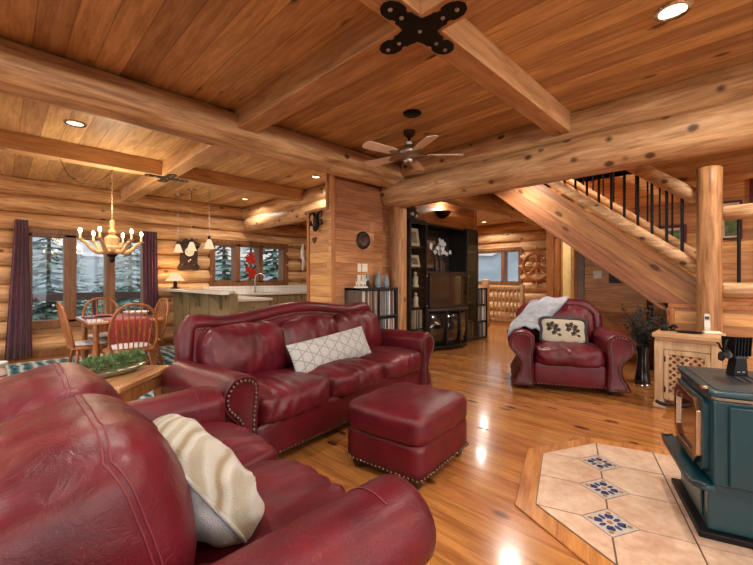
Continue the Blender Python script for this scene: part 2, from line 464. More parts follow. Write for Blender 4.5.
M['leafdark'] = plain('dark_leaf', (34,36,26), 0.6, var=0.4, nscale=30)
M['bark'] = plain('bark', (70,52,38), 0.9, bstr=0.5)
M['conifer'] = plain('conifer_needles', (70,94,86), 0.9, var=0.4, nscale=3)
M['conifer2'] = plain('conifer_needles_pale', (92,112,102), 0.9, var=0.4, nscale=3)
M['shrub'] = plain('bare_twigs', (136,132,122), 0.9, var=0.3)
M['petal'] = plain('white_petal', (206,206,208), 0.7)
M['red'] = plain('red_glass', (166,38,22), 0.3, emis=(150,30,18), estr=0.0)
M['runner'] = plain('brick_red_cloth', (140,44,44), 0.85, sheen=0.2)
M['paper'] = plain('paper_white', (220,214,202), 0.6)
M['burg_frame'] = plain('burgundy_frame', (84,22,26), 0.4)
M['art'] = plain('green_print', (92,112,70), 0.6, var=0.7, nscale=14)
M['stone_counter'] = plain('pale_counter', (196,190,178), 0.3, var=0.06)
M['grey_casing'] = plain('grey_casing', (126,112,100), 0.5)
M['fanblade'] = plain('fan_blade_maple', (238,220,204), 0.45)
# ------------------------------------------------------------------ special materials
def mk_tile(name, rgb, grout, sx, sz, axes=('X','Z')):
    t = NT(name); v = t.coord('Position'); sep = t.n('ShaderNodeSeparateXYZ'); t.l(v, sep.inputs[0])
    a = t.math('FRACT', t.math('DIVIDE', sep.outputs[axes[0]], sx)); b = t.math('FRACT', t.math('DIVIDE', sep.outputs[axes[1]], sz))
    d = t.math('MAXIMUM', t.math('LESS_THAN', a, 0.05), t.math('LESS_THAN', b, 0.05))
    t.bsdf(t.mix(d, lin(rgb), lin(grout)), 0.2); return t.m
M['backsplash'] = mk_tile('white_wall_tile', (226,224,218), (176,174,168), 0.1, 0.1)
def mk_hearth():
    t = NT('peach_floor_tile'); v = t.coord('Object')
    f = t.math('ADD', t.math('MULTIPLY', t.noise(v, 3.2, 4), 0.6), t.math('MULTIPLY', t.noise(v, 22, 4), 0.4))
    col = t.ramp(f, [(0.32, lin((174,138,114))), (0.5, lin((198,168,144))), (0.68, lin((212,190,170)))])
    t.bsdf(col, 0.26, 0, 0.5, bump=t.noise(v, 40, 3), bstr=0.08, bdist=0.003); return t.m
M['hearth'] = mk_hearth()
M['grout'] = plain('brown_grout', (92,74,62), 0.8)
M['deco'] = plain('grey_deco_tile', (176,168,158), 0.3, var=0.15, nscale=40)
M['deco_blue'] = plain('cobalt_glaze', (52,66,108), 0.25)
M['deco_tan'] = plain('tan_glaze', (140,96,70), 0.3)
def mk_rug():
    t = NT('teal_rug'); v = t.coord('Object')
    w = t.n('ShaderNodeTexWave'); w.inputs['Scale'].default_value = 2.4; w.inputs['Distortion'].default_value = 4.0; w.inputs['Detail'].default_value = 2; w.inputs['Detail Scale'].default_value = 1.6
    t.l(v, w.inputs['Vector'])
    vo = t.n('ShaderNodeTexVoronoi', feature='DISTANCE_TO_EDGE'); vo.inputs['Scale'].default_value = 6.5; t.l(v, vo.inputs['Vector'])
    c = t.ramp(w.outputs[1], [(0.0, lin((28,62,76))), (0.4, lin((52,108,120))), (0.7, lin((78,130,140))), (0.9, lin((178,186,182)))])
    c = t.mix(t.math('LESS_THAN', vo.outputs['Distance'], 0.018), c, lin((186,190,184)))
    sep = t.n('ShaderNodeSeparateXYZ'); t.l(v, sep.inputs[0])
    ex = t.math('GREATER_THAN', t.math('ABSOLUTE', sep.outputs[0]), 1.30); ey = t.math('GREATER_THAN', t.math('ABSOLUTE', sep.outputs[1]), 1.56)
    c = t.mix(t.math('MULTIPLY', t.math('MAXIMUM', ex, ey), 0.35), c, lin((190,196,196)))
    t.bsdf(c, 0.95, 0, 0.1, bump=t.noise(v, 300, 2), bstr=0.4, bdist=0.004); return t.m
M['rug'] = mk_rug()
def mk_lattice_pillow():
    t = NT('trellis_fabric'); v = t.coord('Object')
    sep = t.n('ShaderNodeSeparateXYZ'); t.l(v, sep.inputs[0])
    x = sep.outputs[0]; z = sep.outputs[2]; d = None
    for (ca, sa) in ((1,0), (0.5,0.866), (-0.5,0.866)):
        q = t.math('ADD', t.math('MULTIPLY', x, ca), t.math('MULTIPLY', z, sa))
        f = t.math('FRACT', t.math('DIVIDE', q, 0.085)); e = t.math('ABSOLUTE', t.math('SUBTRACT', f, 0.5))
        m = t.math('LESS_THAN', e, 0.05); d = m if d is None else t.math('MAXIMUM', d, m)
    c = t.mix(t.math('MULTIPLY', d, 0.8), lin((172,172,168)), lin((122,126,130)))
    t.bsdf(c, 0.9, 0, 0.15, bump=t.noise(v, 260, 2), bstr=0.35, bdist=0.003, sheen=0.2); return t.m
M['lattice'] = mk_lattice_pillow()
def mk_stripe_pillow():
    t = NT('ruched_cream_fabric'); v = t.coord('Object')
    w = t.n('ShaderNodeTexWave', bands_direction='DIAGONAL'); w.inputs['Scale'].default_value = 4.6; w.inputs['Distortion'].default_value = 3.5; w.inputs['Detail'].default_value = 2
    t.l(v, w.inputs['Vector'])
    sep = t.n('ShaderNodeSeparateXYZ'); t.l(v, sep.inputs[0])
    c = t.ramp(w.outputs[1], [(0.0, lin((128,114,88))), (0.14, lin((158,154,140))), (0.6, lin((172,171,162))), (0.92, lin((148,142,124)))])
    c = t.mix(t.math('GREATER_THAN', sep.outputs[1], 0.025), c, lin((150,154,155)))
    t.bsdf(c, 0.85, 0, 0.2, bump=t.math('ADD', w.outputs[1], t.noise(v, 240, 2)), bstr=0.5, bdist=0.006, sheen=0.3); return t.m
M['ruche'] = mk_stripe_pillow()
def mk_throw():
    t = NT('grey_knit'); v = t.coord('Object')
    vo = t.n('ShaderNodeTexVoronoi'); vo.inputs['Scale'].default_value = 70; t.l(v, vo.inputs['Vector'])
    c = t.ramp(t.noise(v, 12, 4), [(0.3, lin((116,122,132))), (0.7, lin((156,160,168)))])
    t.bsdf(c, 0.95, 0, 0.1, bump=vo.outputs['Distance'], bstr=0.8, bdist=0.012, sheen=0.4); return t.m
M['throw'] = mk_throw()
M['tapestry'] = plain('tapestry_cream', (168,160,140), 0.9, bstr=0.5, bscale=220, var=0.08, nscale=60)
M['tapestry_edge'] = plain('tapestry_border', (52,46,50), 0.9, bstr=0.5, bscale=220, var=0.5, nscale=60)
M['leafmotif'] = plain('woven_leaf_motif', (46,38,34), 0.9)
M['ground'] = plain('dry_grass', (150,150,128), 0.95, var=0.3)
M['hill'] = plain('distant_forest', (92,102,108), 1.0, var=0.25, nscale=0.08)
M['deck'] = plain('deck_rail_wood', (74,62,60), 0.7)
M['terrac'] = plain('striped_pot_white', (214,200,190), 0.5)
M['potred'] = plain('striped_pot_red', (150,66,62), 0.5)

# ------------------------------------------------------------------ world: overcast dusk sky
SKY_DIM, SKY_FILL = 0.92, 6.0
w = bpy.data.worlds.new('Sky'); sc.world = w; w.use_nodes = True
nt = w.node_tree; nt.nodes.clear()
wo = nt.nodes.new('ShaderNodeOutputWorld'); bg = nt.nodes.new('ShaderNodeBackground')
tc = nt.nodes.new('ShaderNodeTexCoord'); nz = nt.nodes.new('ShaderNodeTexNoise'); nz.inputs['Scale'].default_value = 2.6; nz.inputs['Detail'].default_value = 4
mp = nt.nodes.new('ShaderNodeMapping'); mp.inputs['Scale'].default_value = (1,1,3.5)
rp = nt.nodes.new('ShaderNodeValToRGB')
rp.color_ramp.elements[0].position = 0.36; rp.color_ramp.elements[0].color = (*lin((196,204,214)), 1)
rp.color_ramp.elements[1].position = 0.66; rp.color_ramp.elements[1].color = (*lin((250,234,224)), 1)
nt.links.new(tc.outputs['Generated'], mp.inputs['Vector']); nt.links.new(mp.outputs[0], nz.inputs['Vector'])
nt.links.new(nz.outputs[0], rp.inputs[0]); nt.links.new(rp.outputs[0], bg.inputs[0])
# sky boosted on the unseen side behind the camera, added to fill the room
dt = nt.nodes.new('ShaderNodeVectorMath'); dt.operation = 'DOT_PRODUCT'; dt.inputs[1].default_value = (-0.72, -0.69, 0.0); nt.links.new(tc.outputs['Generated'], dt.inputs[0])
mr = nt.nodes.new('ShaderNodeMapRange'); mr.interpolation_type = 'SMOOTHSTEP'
for i_, v_ in ((1,-0.2),(2,0.6),(3,SKY_DIM),(4,SKY_FILL)): mr.inputs[i_].default_value = v_
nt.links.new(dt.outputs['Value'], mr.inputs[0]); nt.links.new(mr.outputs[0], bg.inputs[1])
nt.links.new(bg.outputs[0], wo.inputs[0])

# ------------------------------------------------------------------ shell
X0, X1, Y0, Y1 = -2.6, 10.0, -3.2, 7.9
def slab(mb, axis, c0, c1, a0, a1, z0, z1, ops=()):
    # wall slab; axis 'x' = runs along x at y in [c0,c1]; openings (a0,a1,z0,z1)
    cuts = sorted(set([a0, a1]+[q for o in ops for q in o[:2]]))
    for p, q in zip(cuts, cuts[1:]):
        m = (p+q)/2; zs = [(z0, z1)]
        for o in ops:
            if o[0] < m < o[1]:
                nz_ = []
                for (s, e) in zs:
                    if o[2] > s: nz_.append((s, min(e, o[2])))
                    if o[3] < e: nz_.append((max(s, o[3]), e))
                zs = [t for t in nz_ if t[1]-t[0] > 1e-4]
        for (s, e) in zs:
            if axis == 'x': mb.bb(p, q, c0, c1, s, e)
            else: mb.bb(c0, c1, p, q, s, e)
def log_course(mb, axis, c, a0, a1, zs, r, ops=(), pad=0.0):
    for i, z in enumerate(zs):
        segs = [(a0, a1)]
        for o in ops:
            if o[2]-r*0.55 < z < o[3]+r*0.55:
                ns = []
                for (s, e) in segs:
                    if o[0]-pad > s: ns.append((s, min(e, o[0]-pad)))
                    if o[1]+pad < e: ns.append((max(s, o[1]+pad), e))
                segs = [t for t in ns if t[1]-t[0] > 0.05]
        for (s, e) in segs:
            p0, p1 = ((s,c,z),(e,c,z)) if axis == 'x' else ((c,s,z),(c,e,z))
            mb.log(p0, p1, r, seed=i*1.7+s+c, n=18, amp=0.07, step=0.3)
zs = [0.16+0.274*i for i in range(10)]

fl = MB().bb(X0-0.1, X1+0.2, Y0-0.1, Y1+0.2, -0.12, 0.0)
struct(part('floor', fl, M['floor'], smooth=0))
# ceiling with the stair opening
cm = MB(); H0, H1, K0, K1 = 5.36, 6.6, 1.15, 3.12
cm.bb(X0-0.1, H0, Y0-0.1, Y1+0.2, CEIL, CEIL+0.1); cm.bb(H1, X1+0.2, Y0-0.1, Y1+0.2, CEIL, CEIL+0.1)
cm.bb(H0, H1, Y0-0.1, K0, CEIL, CEIL+0.1); cm.bb(H0, H1, K1, Y1+0.2, CEIL, CEIL+0.1)
cm.bb(H0-0.3, H1+0.3, K0-0.3, K1+0.3, 4.5, 4.6)
struct(part('ceiling', cm, M['ceil'], smooth=0))
sw = MB(); slab(sw, 'y', H0-0.05, H0, K0, K1, CEIL+0.1, 4.5); slab(sw, 'x', K0-0.05, K0, H0, H1, CEIL+0.1, 4.5); slab(sw, 'x', K1, K1+0.05, H0, H1, CEIL+0.1, 4.5)
struct(part('wall_stairwell', sw, M['panel_x'], smooth=0))

# dining / kitchen log wall (y = 7.9)
W1 = (0.34, 1.93, 0.50, 1.91); W2 = (3.12, 4.80, 1.12, 1.95); W5 = (7.9, 9.2, 0.9, 2.0)
wl = MB(); slab(wl, 'x', 7.93, 8.06, X0-0.1, X1+0.2, 0, CEIL, (W1, W2)); log_course(wl, 'x', 7.95, X0, X1, zs, 0.143, (W1, W2))
struct(part('wall_dining', wl, M['wall_log_x'], smooth=60))
# far hall log wall (x = 10)
W3 = (4.52, 5.95, 1.09, 2.0)
wl = MB(); slab(wl, 'y', 10.1, 10.25, 2.3, Y1+0.1, 0, CEIL, (W3,)); log_course(wl, 'y', 10.12, 2.3, Y1, zs, 0.145, (W3,))
struct(part('wall_hall', wl, M['wall_log_y'], smooth=60))
# panelled wall behind shelves, y = 4.3
wl = MB(); slab(wl, 'x', 4.30, 4.42, 3.60, 7.31, 0, CEIL); struct(part('wall_media', wl, M['panel_x'], smooth=0))
wl = MB(); slab(wl, 'y', 7.21, 7.31, 4.42, 7.93, 0, CEIL); struct(part('wall_kitchen_end', wl, M['panel_y'], smooth=0))
# stub wall: low panelled box and a full height strip, face x = 3.45
st = MB(); st.bb(2.905, 3.60, 3.775, 4.18, 0, 2.077); st.bb(2.905, 3.72, 3.62, 3.775, 0, CEIL); st.bb(3.60, 3.72, 3.775, 4.30, 0, CEIL)
struct(part('wall_stub', st, M['panel_y'], smooth=0))
struct(part('wall_stub_front', MB().bb(2.905,3.722,3.605,3.6195,0,CEIL), M['panel_x'], smooth=0))
t = MB(); t.bb(2.885, 2.905, 3.605, 3.665, 0, CEIL); t.bb(2.888, 2.905, 4.14, 4.19, 0, 2.095); t.bb(2.885, 2.93, 3.78, 4.19, 2.06, 2.095); t.bb(2.885, 2.905, 3.745, 3.785, 2.06, CEIL)
struct(part('trim_1', t, M['trim'], bevel=0.004))
t = MB(); t.bb(7.27, 7.33, 4.27, 4.33, 0, CEIL); struct(part('trim_2', t, M['trim'], bevel=0.004))
# wall behind the stairs, x = 6.6, and the hall partition with its doorway
wl = MB(); slab(wl, 'y', 6.6, 6.72, Y0, 2.0, 0, CEIL); slab(wl, 'y', 6.6, 6.72, 1.0, 3.3, CEIL, 4.5); wl.bb(6.6, 6.72, 2.0, 3.3, 2.6, CEIL)
struct(part('wall_stairs', wl, M['panel_y'], smooth=0))
D1 = (2.08, 2.93, 0.0, 2.05)
wl = MB(); slab(wl, 'y', 8.4, 8.5, 1.2, 3.18, 0, CEIL, (D1,)); slab(wl, 'x', 3.08, 3.18, 8.5, 10.1, 0, CEIL); struct(part('wall_partition', wl, M['panel_y'], smooth=0))
wl = MB(); slab(wl, 'x', 1.1, 1.2, 6.72, 9.9, 0, CEIL); slab(wl, 'y', 9.9, 10.0, 1.2, 3.08, 0, CEIL)
wl.bb(8.5, 9.9, 3.06, 3.08, 0, CEIL)
struct(part('wall_storeroom', wl, M['cream'], smooth=0))
d = MB(); d.bb(8.36, 8.40, 2.93, 3.02, 0, 2.12); d.bb(8.36, 8.40, 2.0, 2.08, 0, 2.12); d.bb(8.36, 8.40, 2.0, 3.02, 2.05, 2.14); d.bb(8.4, 8.5, 2.905, 2.93, 0, 2.05); d.bb(8.4, 8.5, 2.08, 2.105, 0, 2.05)
struct(part('door_1', d, M['trim'], bevel=0.004))
t = MB(); t.bb(8.37, 8.43, 3.06, 3.2, 0, CEIL); struct(part('trim_3', t, M['trim'], bevel=0.004))
t = MB(); t.bb(6.57, 6.6, 1.93, 2.02, 0, 2.6); t.bb(6.58, 6.72, 2.0, 2.03, 0, 2.6); struct(part('trim_4', t, M['grey_casing'], bevel=0.004))
t = MB(); t.bb(6.575, 6.6, 2.03, 2.08, 0, 2.6); struct(part('trim_5', t, M['trim'], bevel=0.004))
# unseen sides of the living room with their windows
W6 = (-1.6, 4.4, 0.25, 2.35); W7 = (-2.7, 3.1, 0.25, 2.35); W8 = (3.9, 6.9, 0.25, 2.35)
wl = MB(); slab(wl, 'x', Y0-0.15, Y0, X0-0.1, 6.72, 0, CEIL, (W6,)); struct(part('wall_back', wl, M['panel_x'], smooth=0))
wl = MB(); slab(wl, 'y', X0-0.15, X0, Y0-0.15, Y1+0.2, 0, CEIL, (W7, W8)); struct(part('wall_left', wl, M['panel_y'], smooth=0))

WIN = [0]
def window(axis, c, o, splits, inward, mull=0.06, deep=0.14, label=None, casing=0.07):
    # axis as slab; o opening; splits = list of mullion centre positions (pos,width)
    WIN[0] += 1; nm = 'window_%d' % WIN[0]
    root = bpy.data.objects.new(nm, None); COL.objects.link(root); root['kind'] = 'structure'
    ctr = ((o[0]+o[1])/2, c, o[2]) if axis == 'x' else (c, (o[0]+o[1])/2, o[2])
    root.location = ctr
    f = MB(); a0, a1, z0, z1 = o
    def bar(p, q, s, e, d0, d1):
        s_ = (p-(a0+a1)/2, q-(a0+a1)/2)
        if axis == 'x': f.bb(s_[0], s_[1], d0, d1, s-z0, e-z0)
        else: f.bb(d0, d1, s_[0], s_[1], s-z0, e-z0)
    d0, d1 = sorted((inward*0.10, -inward*deep))
    e0, e1 = sorted((inward*0.12, -inward*0.02))
    fw = 0.05
    bar(a0, a1, z1-fw, z1, d0, d1); bar(a0, a1, z0, z0+fw, d0, d1); bar(a0, a0+fw, z0, z1, d0, d1); bar(a1-fw, a1, z0, z1, d0, d1)
    bar(a0-casing, a1+casing, z1-0.01, z1+casing, e0, e1); bar(a0-casing, a1+casing, z0-casing, z0+0.01, e0, e1)
    bar(a0-casing, a0+0.01, z0, z1, e0, e1); bar(a1-0.01, a1+casing, z0, z1, e0, e1)
    for (p, w_) in splits: bar(p-w_/2, p+w_/2, z0, z1, d0, d1)
    part('window_frame', f, M['winframe'], root, bevel=0.006)
    eds = [a0+fw]+[q for (p, w_) in splits for q in (p-w_/2, p+w_/2)]+[a1-fw]
    for i in range(0, len(eds), 2):
        g = MB(); p, q = eds[i]-(a0+a1)/2, eds[i+1]-(a0+a1)/2
        if axis == 'x': g.bb(p, q, -0.004, 0.004, fw, z1-z0-fw)
        else: g.bb(-0.004, 0.004, p, q, fw, z1-z0-fw)
        part('pane', g, M['glass'], root, smooth=0)
    L = bpy.data.lights.new('window_daylight', 'AREA'); L.shape = 'RECTANGLE'; L.size = a1-a0; L.size_y = z1-z0
    L.cycles.is_portal = True
    lo = bpy.data.objects.new('window_daylight', L); COL.objects.link(lo)
    off = -inward*0.3
    lo.location = ((a0+a1)/2, c+off, (z0+z1)/2) if axis == 'x' else (c+off, (a0+a1)/2, (z0+z1)/2)
    dirv = Vector((0, inward, 0)) if axis == 'x' else Vector((inward, 0, 0))
    lo.rotation_euler = dirv.to_track_quat('-Z', 'Y').to_euler()
    return root
window('x', 7.93, W1, [(0.845,0.15),(1.385,0.13)], -1)
window('x', 7.93, W2, [(3.65,0.10),(4.18,0.10)], -1)
window('y', 10.1, W3, [(5.02,0.09)], -1)
window('x', Y0-0.05, W6, [(-0.1,0.1),(1.4,0.1),(2.9,0.1)], 1)
window('y', X0-0.05, W7, [(-1.25,0.1),(0.2,0.1),(1.65,0.1)], 1)
window('y', X0-0.05, W8, [(4.9,0.1),(5.9,0.1)], 1)
# skirting of the dining wall
struct(part('baseboard_dining', MB().bb(X0, 2.2, 7.76, 7.8, 0, 0.1), M['winframe'], bevel=0.006))
struct(part('baseboard_stairs', MB().bb(6.575, 6.6, 1.2, 1.93, 0, 0.1), M['trim_h'], bevel=0.005))
struct(part('trim_6', MB().bb(2.9, 7.2, 7.775, 7.80, 0.90, 1.05), M['backsplash'], smooth=0))

# ------------------------------------------------------------------ big logs, beams, post
def beam(name, mb, mat, label, cat, sm=60, bevel=0.0): return tag(part(name, mb, mat, smooth=sm, bevel=bevel), label, cat)
beam('log_beam', MB().log((X0,3.45,2.575),(9.95,3.45,2.575),0.168,seed=3,n=28,amp=0.05), M['log_x'], 'long round log beam crossing the ceiling between living room and dining area', 'log beam')
beam('log_beam', MB().log((3.85,Y0,2.335),(3.85,3.60,2.335),0.184,seed=11,n=28,amp=0.05), M['log_y'], 'thick round log beam over the armchair, resting on the log post beside the glass cabinet', 'log beam')
beam('log_beam', MB().log((3.88,Y0,2.645),(3.88,3.3,2.645),0.150,seed=21,n=24,amp=0.05), M['log_y'], 'thinner round log tucked under the ceiling on top of the thick log beam', 'log beam')
beam('log_beam', MB().log((3.86,4.44,2.61),(3.86,7.85,2.61),0.15,seed=31,n=24,amp=0.05), M['log_y'], 'upper round log above the kitchen opening, touching the ceiling', 'log beam')
beam('log_beam', MB().log((3.80,4.44,2.36),(3.80,7.62,2.36),0.145,seed=37,n=24,amp=0.05), M['log_y'], 'lower round log above the kitchen opening with a tapered cut end by the window wall', 'log beam')
beam('log_post', MB().log((3.885,3.47,0),(3.885,3.47,2.2),0.118,seed=41,n=24,amp=0.04), M['post_z'], 'upright peeled log post standing between the record shelf and the glass cabinet', 'post')
bx0, bx1, by0, by1, bz = 1.53, 1.715, 1.21, 1.37, 2.55
beam('timber_beam', MB().bb(bx0,bx1,Y0,3.36,bz,CEIL), M['beam_y'], 'squared ceiling timber running from the black bracket to the long round log', 'beam', 30, 0.008)
beam('timber_beam', MB().bb(X0,bx0-0.001,by0,by1,bz+0.002,CEIL), M['beam_x'], 'squared ceiling timber butting into the bracketed crossing from the near left', 'beam', 30, 0.008)
beam('timber_beam', MB().bb(bx1+0.001,3.74,by0,by1,bz+0.002,CEIL), M['beam_x'], 'squared ceiling timber running from the black bracket to the thick log over the armchair', 'beam', 30, 0.008)
beam('timber_beam', MB().bb(1.53,1.70,3.56,7.86,bz,CEIL), M['beam_y'], 'squared ceiling timber above the dining area running to the window wall', 'beam', 30, 0.008)
beam('timber_beam', MB().bb(X0,1.529,5.49,5.66,bz+0.002,CEIL), M['beam_x'], 'squared ceiling timber carrying the chandelier over the dining table', 'beam', 30, 0.008)
beam('timber_beam', MB().bb(1.701,3.76,5.49,5.66,bz+0.002,CEIL), M['beam_x'], 'squared ceiling timber from the small bracket to the kitchen logs', 'beam', 30, 0.008)

def bracket(cx, cy, z, s, label):
    root = thing('iron_bracket', label, 'bracket', (cx, cy, z))
    half = [(0.075,0.0),(0.115,0.056),(0.135,0.058),(0.148,0.044),(0.168,0.044),(0.178,0.058),(0.205,0.062),(0.24,0.058),(0.272,0.036),(0.285,0.0)]
    arm = [(0.062,0.062)]+[(a, b) for a, b in half[1:]]+[(a, -b) for a, b in half[1:-1][::-1]]
    poly = []
    for k in range(4):
        c_, s_ = math.cos(k*PI/2), math.sin(k*PI/2)
        seq = [(0.066,-0.066)]+[(a,-b) for a, b in half[1:]]+[(a,b) for a, b in half[1:-1][::-1]]
        for a, b in seq: poly.append(((a*c_-b*s_)*s, (a*s_+b*c_)*s))
    part('plate', MB().prism(poly, -0.006, 0.0, 'xy'), M['iron'], root, smooth=20)
    for k in range(4):
        for rr in (0.15, 0.235):
            a = k*PI/2
            part('bolt', MB().sphere((0,0,0), 0.012*max(s,0.8), 10, (1,1,0.8)), M['steel'], root, loc=(rr*s*math.cos(a), rr*s*math.sin(a), -0.008))
    part('bolt', MB().sphere((0,0,0), 0.012, 10, (1,1,0.8)), M['steel'], root, loc=(0,0,-0.008))
bracket(1.622, 1.29, bz-0.0005, 1.0, 'large black iron cross bracket with bolt heads under the crossing ceiling timbers')
bracket(1.615, 5.575, bz-0.0005, 0.95, 'black iron cross bracket under the timbers above the dining area')

# ------------------------------------------------------------------ recessed lights
def downlight(x, y, label, vis=True, power=16, r=0.075, group=None, ang=None):
    root = thing('recessed_light', label, 'ceiling light', (x, y, CEIL), 0, group)
    part('trim_ring', MB().lathe([(r*0.86,-0.001),(r*0.9,-0.010),(r*1.15,-0.012),(r*1.25,-0.004),(r*1.25,0.0),(r*0.86,-0.0005)], 28), M['chrome'] if vis else M['white'], root)
    part('lens', MB().lathe([(0.0001,-0.004),(r*0.86,-0.003),(r*0.86,-0.001),(0.0001,-0.001)], 28), M['lens'], root)
    L = bpy.data.lights.new('recessed_lamp', 'AREA'); L.shape = 'DISK'; L.size = r*1.7; L.energy = power; L.color = (1.0, 0.90, 0.78); L.spread = R(150)
    lo = bpy.data.objects.new('recessed_lamp', L); COL.objects.link(lo); lo.parent = root; lo.location = (0,0,-0.014)
    return root
# ------------------------------------------------------------------ leather suite
def arm_poly(inner, out, sx):
    # cross-section (x,z) of a rolled arm; inner face at x=inner, grows outwards in direction sx
    pts = [(0.0,0.05),(0.0,0.22),(0.0,0.38),(-0.012,0.46)]
    for a in (165,140,112,84,56,28,2,-26,-52):
        pts.append((0.105+0.135*math.cos(R(a)), 0.505+0.135*math.sin(R(a))))
    pts += [(0.150,0.355),(0.128,0.29),(0.140,0.21),(0.185,0.12),(0.185,0.05)]
    return [(inner+sx*x*out, z) for x, z in pts]
def leather_seat(name, label, cat, loc, rz, W, n, D, back='camel', seat_z=0.46, bh=0.93, bc=None, camel=0.05, group=None, cush_d=None, arm_z=1.0):
    root = thing(name, label, cat, loc, rz, group)
    h = W/2; L = M['leather']; yf = -D/2; yb = D/2
    b = MB(); b.cushion((0, 0.0, 0.185), (W+0.16, D-0.06, 0.23), 14, n=10); part('frame', b, L, root, smooth=180)
    b = MB(); b.cushion((0, yf+0.045, 0.19), (W-0.01, 0.07, 0.25), 9, (0,0.012,0), 10, 0.004, 3); part('front_rail', b, L, root, smooth=180)
    nl = MB(); k = int(W/0.032)
    for i in range(k+1): nl.sphere((-h+0.015+(W-0.03)*i/k, yf+0.003, 0.085), 0.0085, 6, (1,0.6,1))
    part('nailhead_trim', nl, M['nail'], root, smooth=180)
    for sx in (-1, 1):
        for yy in (yf+0.09, yb-0.12):
            f = MB(); f.lathe([(0.028,0.0),(0.036,0.02),(0.045,0.05),(0.04,0.085)], 14); part('foot', f, M['bun'], root, loc=(sx*(h+0.06), yy, 0))
    # arms
    for sx in (-1, 1):
        poly = [tuple(p)[:2] for p in catmull([(x, z, 0) for x, z in arm_poly(sx*h, 1.0, sx)], 3, True)]
        poly = [(max(h-0.014, x) if sx > 0 else min(-h+0.014, x), max(0.05, z*arm_z)) for x, z in poly]
        a = MB(); m = len(poly); vs = []; fs = []
        seq = [(-0.026, yf-0.004), (-0.014, yf-0.010), (-0.004, yf), (0.0, yf+0.03)]
        ring = []
        for ins, y in seq: ring.append([(x, y, z) for x, z in offset_poly(poly, ins)])
        for yy in [yf+0.03+(D-0.16)*t/8 for t in range(1, 9)]:
            tt = (yy-yf)/D
            ring.append([(x+0.004*noise.noise(Vector((x*9, yy*7, z*9))), yy, z*(1-0.02*tt*tt)+0.006*noise.noise(Vector((x*6, yy*5, z*6+3)))) for x, z in poly])
        for r_ in ring: vs += r_
        for i in range(len(ring)-1):
            for q in range(m):
                w_ = (q+1) % m
                fs.append((i*m+q, i*m+w_, (i+1)*m+w_, (i+1)*m+q))
        fs.append(tuple(range(m))[::-1]); fs.append(tuple((len(ring)-1)*m+q for q in range(m)))
        a.add(vs, fs); arm = part('arm', a, L, root, smooth=55)
        sc_ = offset_poly(poly, -0.034); nm = MB()
        for p in resample([(x, yf-0.012, z) for x, z in sc_], 0.027, True): nm.sphere(tuple(p), 0.0105, 6, (1,0.8,1))
        part('nailhead_trim', nm, M['nail'], arm, smooth=180)
        # scroll facing: raised welt between roll and panel
        wp = [(x, yf-0.006, z) for x, z in offset_poly(poly, -0.014)]
        part('welt', MB().tube(wp, 0.006, 6, True), L, arm, smooth=180)
        wl_ = [(x, yf+0.12, z) for x, z in offset_poly(poly, 0.0005)]
        part('seam', MB().tube(wl_[4:24] if len(wl_) > 30 else wl_, 0.0022, 5, False), M['stitch'], arm, smooth=180)
    # seat cushions
    cd = cush_d or (D-0.26)
    for i in range(n):
        cx = -h+W*(i+0.5)/n
        c_ = MB(); args = ((cx, yf+cd/2-0.02, seat_z-0.085), (W/n-0.004, cd+0.02, 0.19), 6, (0,0.03,0.035))
        c_.cushion(*args, n=28, wr=0.016, seed=i*3.1+loc[0], wscale=7, wdir=(1.6,0.6,1))
        cu = part('seat_cushion', c_, L, root, smooth=180)
    # back
    hw = h+0.10
    def top(x):
        u = x/hw
        if n == 1: return bh-0.01-0.20*abs(u)**5
        z = bh-0.05+camel*0.5*(1+math.cos(PI*min(1,abs(u)/0.72)))*1.0
        if abs(u) > 0.72: z = bh-0.05+0.018*math.sin((abs(u)-0.72)/0.28*PI)
        if abs(u) > 0.90: z -= 0.9*(abs(u)-0.90)**1.5*hw*3.0
        return z
    if back in ('camel', 'pillow'):
        xs = [-hw+2*hw*i/36 for i in range(37)]
        dz = 0.0 if back == 'camel' else -0.10
        poly = [(x, top(x)+dz) for x in xs]
        poly = [(-hw, 0.12)]+poly+[(hw, 0.12)]
        sh = Matrix(((1,0,0,0),(0,1,0.10,-0.045),(0,0,1,0),(0,0,0,1)))
        bk = MB(); bk.prism(poly, yb-0.17, yb-0.02, 'xz', M=sh, inset=0.03); bkp = part('back_frame', bk, L, root, smooth=50)
        path = [(-hw+0.02, yb-0.13, 0.50)]+[(x, yb-0.125, top(x)+dz-0.02) for x in xs[1:-1]]+[(hw-0.02, yb-0.13, 0.50)]
        path = catmull(path, 2)
        rr = MB(); rr.tube(path, 0.058, 14, M=sh); part('back_roll', rr, L, bkp, smooth=180)
        nm = MB()
        for p in resample([(x, yb-0.178, top(x)+dz-0.062) for x in xs[2:-2]], 0.026): nm.sphere(tuple(p), 0.009, 6, (1,0.7,1), M=sh)
        if back == 'camel': part('nailhead_trim', nm, M['nail'], bkp, smooth=180)
    for i in range(n):
        cx = -h+W*(i+0.5)/n; z0 = seat_z-0.03
        if bc: hh, th, tilt, ex, yo = bc
        else: hh, th, tilt, ex, yo = (bh-seat_z-(0.06 if n == 3 else 0.03), 0.22, 13, 0.035, 0.0)
        MM = Matrix.Translation((cx, yb-0.17-th/2+yo, z0))@Matrix.Rotation(R(-tilt), 4, 'X')
        args = ((0,0,hh/2), (W/n+ex, th, hh), 4.6, (0,0.05,0.02)); kw = dict(wr=0.018 if back == 'camel' else 0.008, seed=i*5.3+loc[1], wscale=6.5, wdir=(1.3,1,0.6))
        c_ = MB(); c_.cushion(*args, n=30, M=MM, **kw); cu = part('back_cushion', c_, L, root, smooth=180)
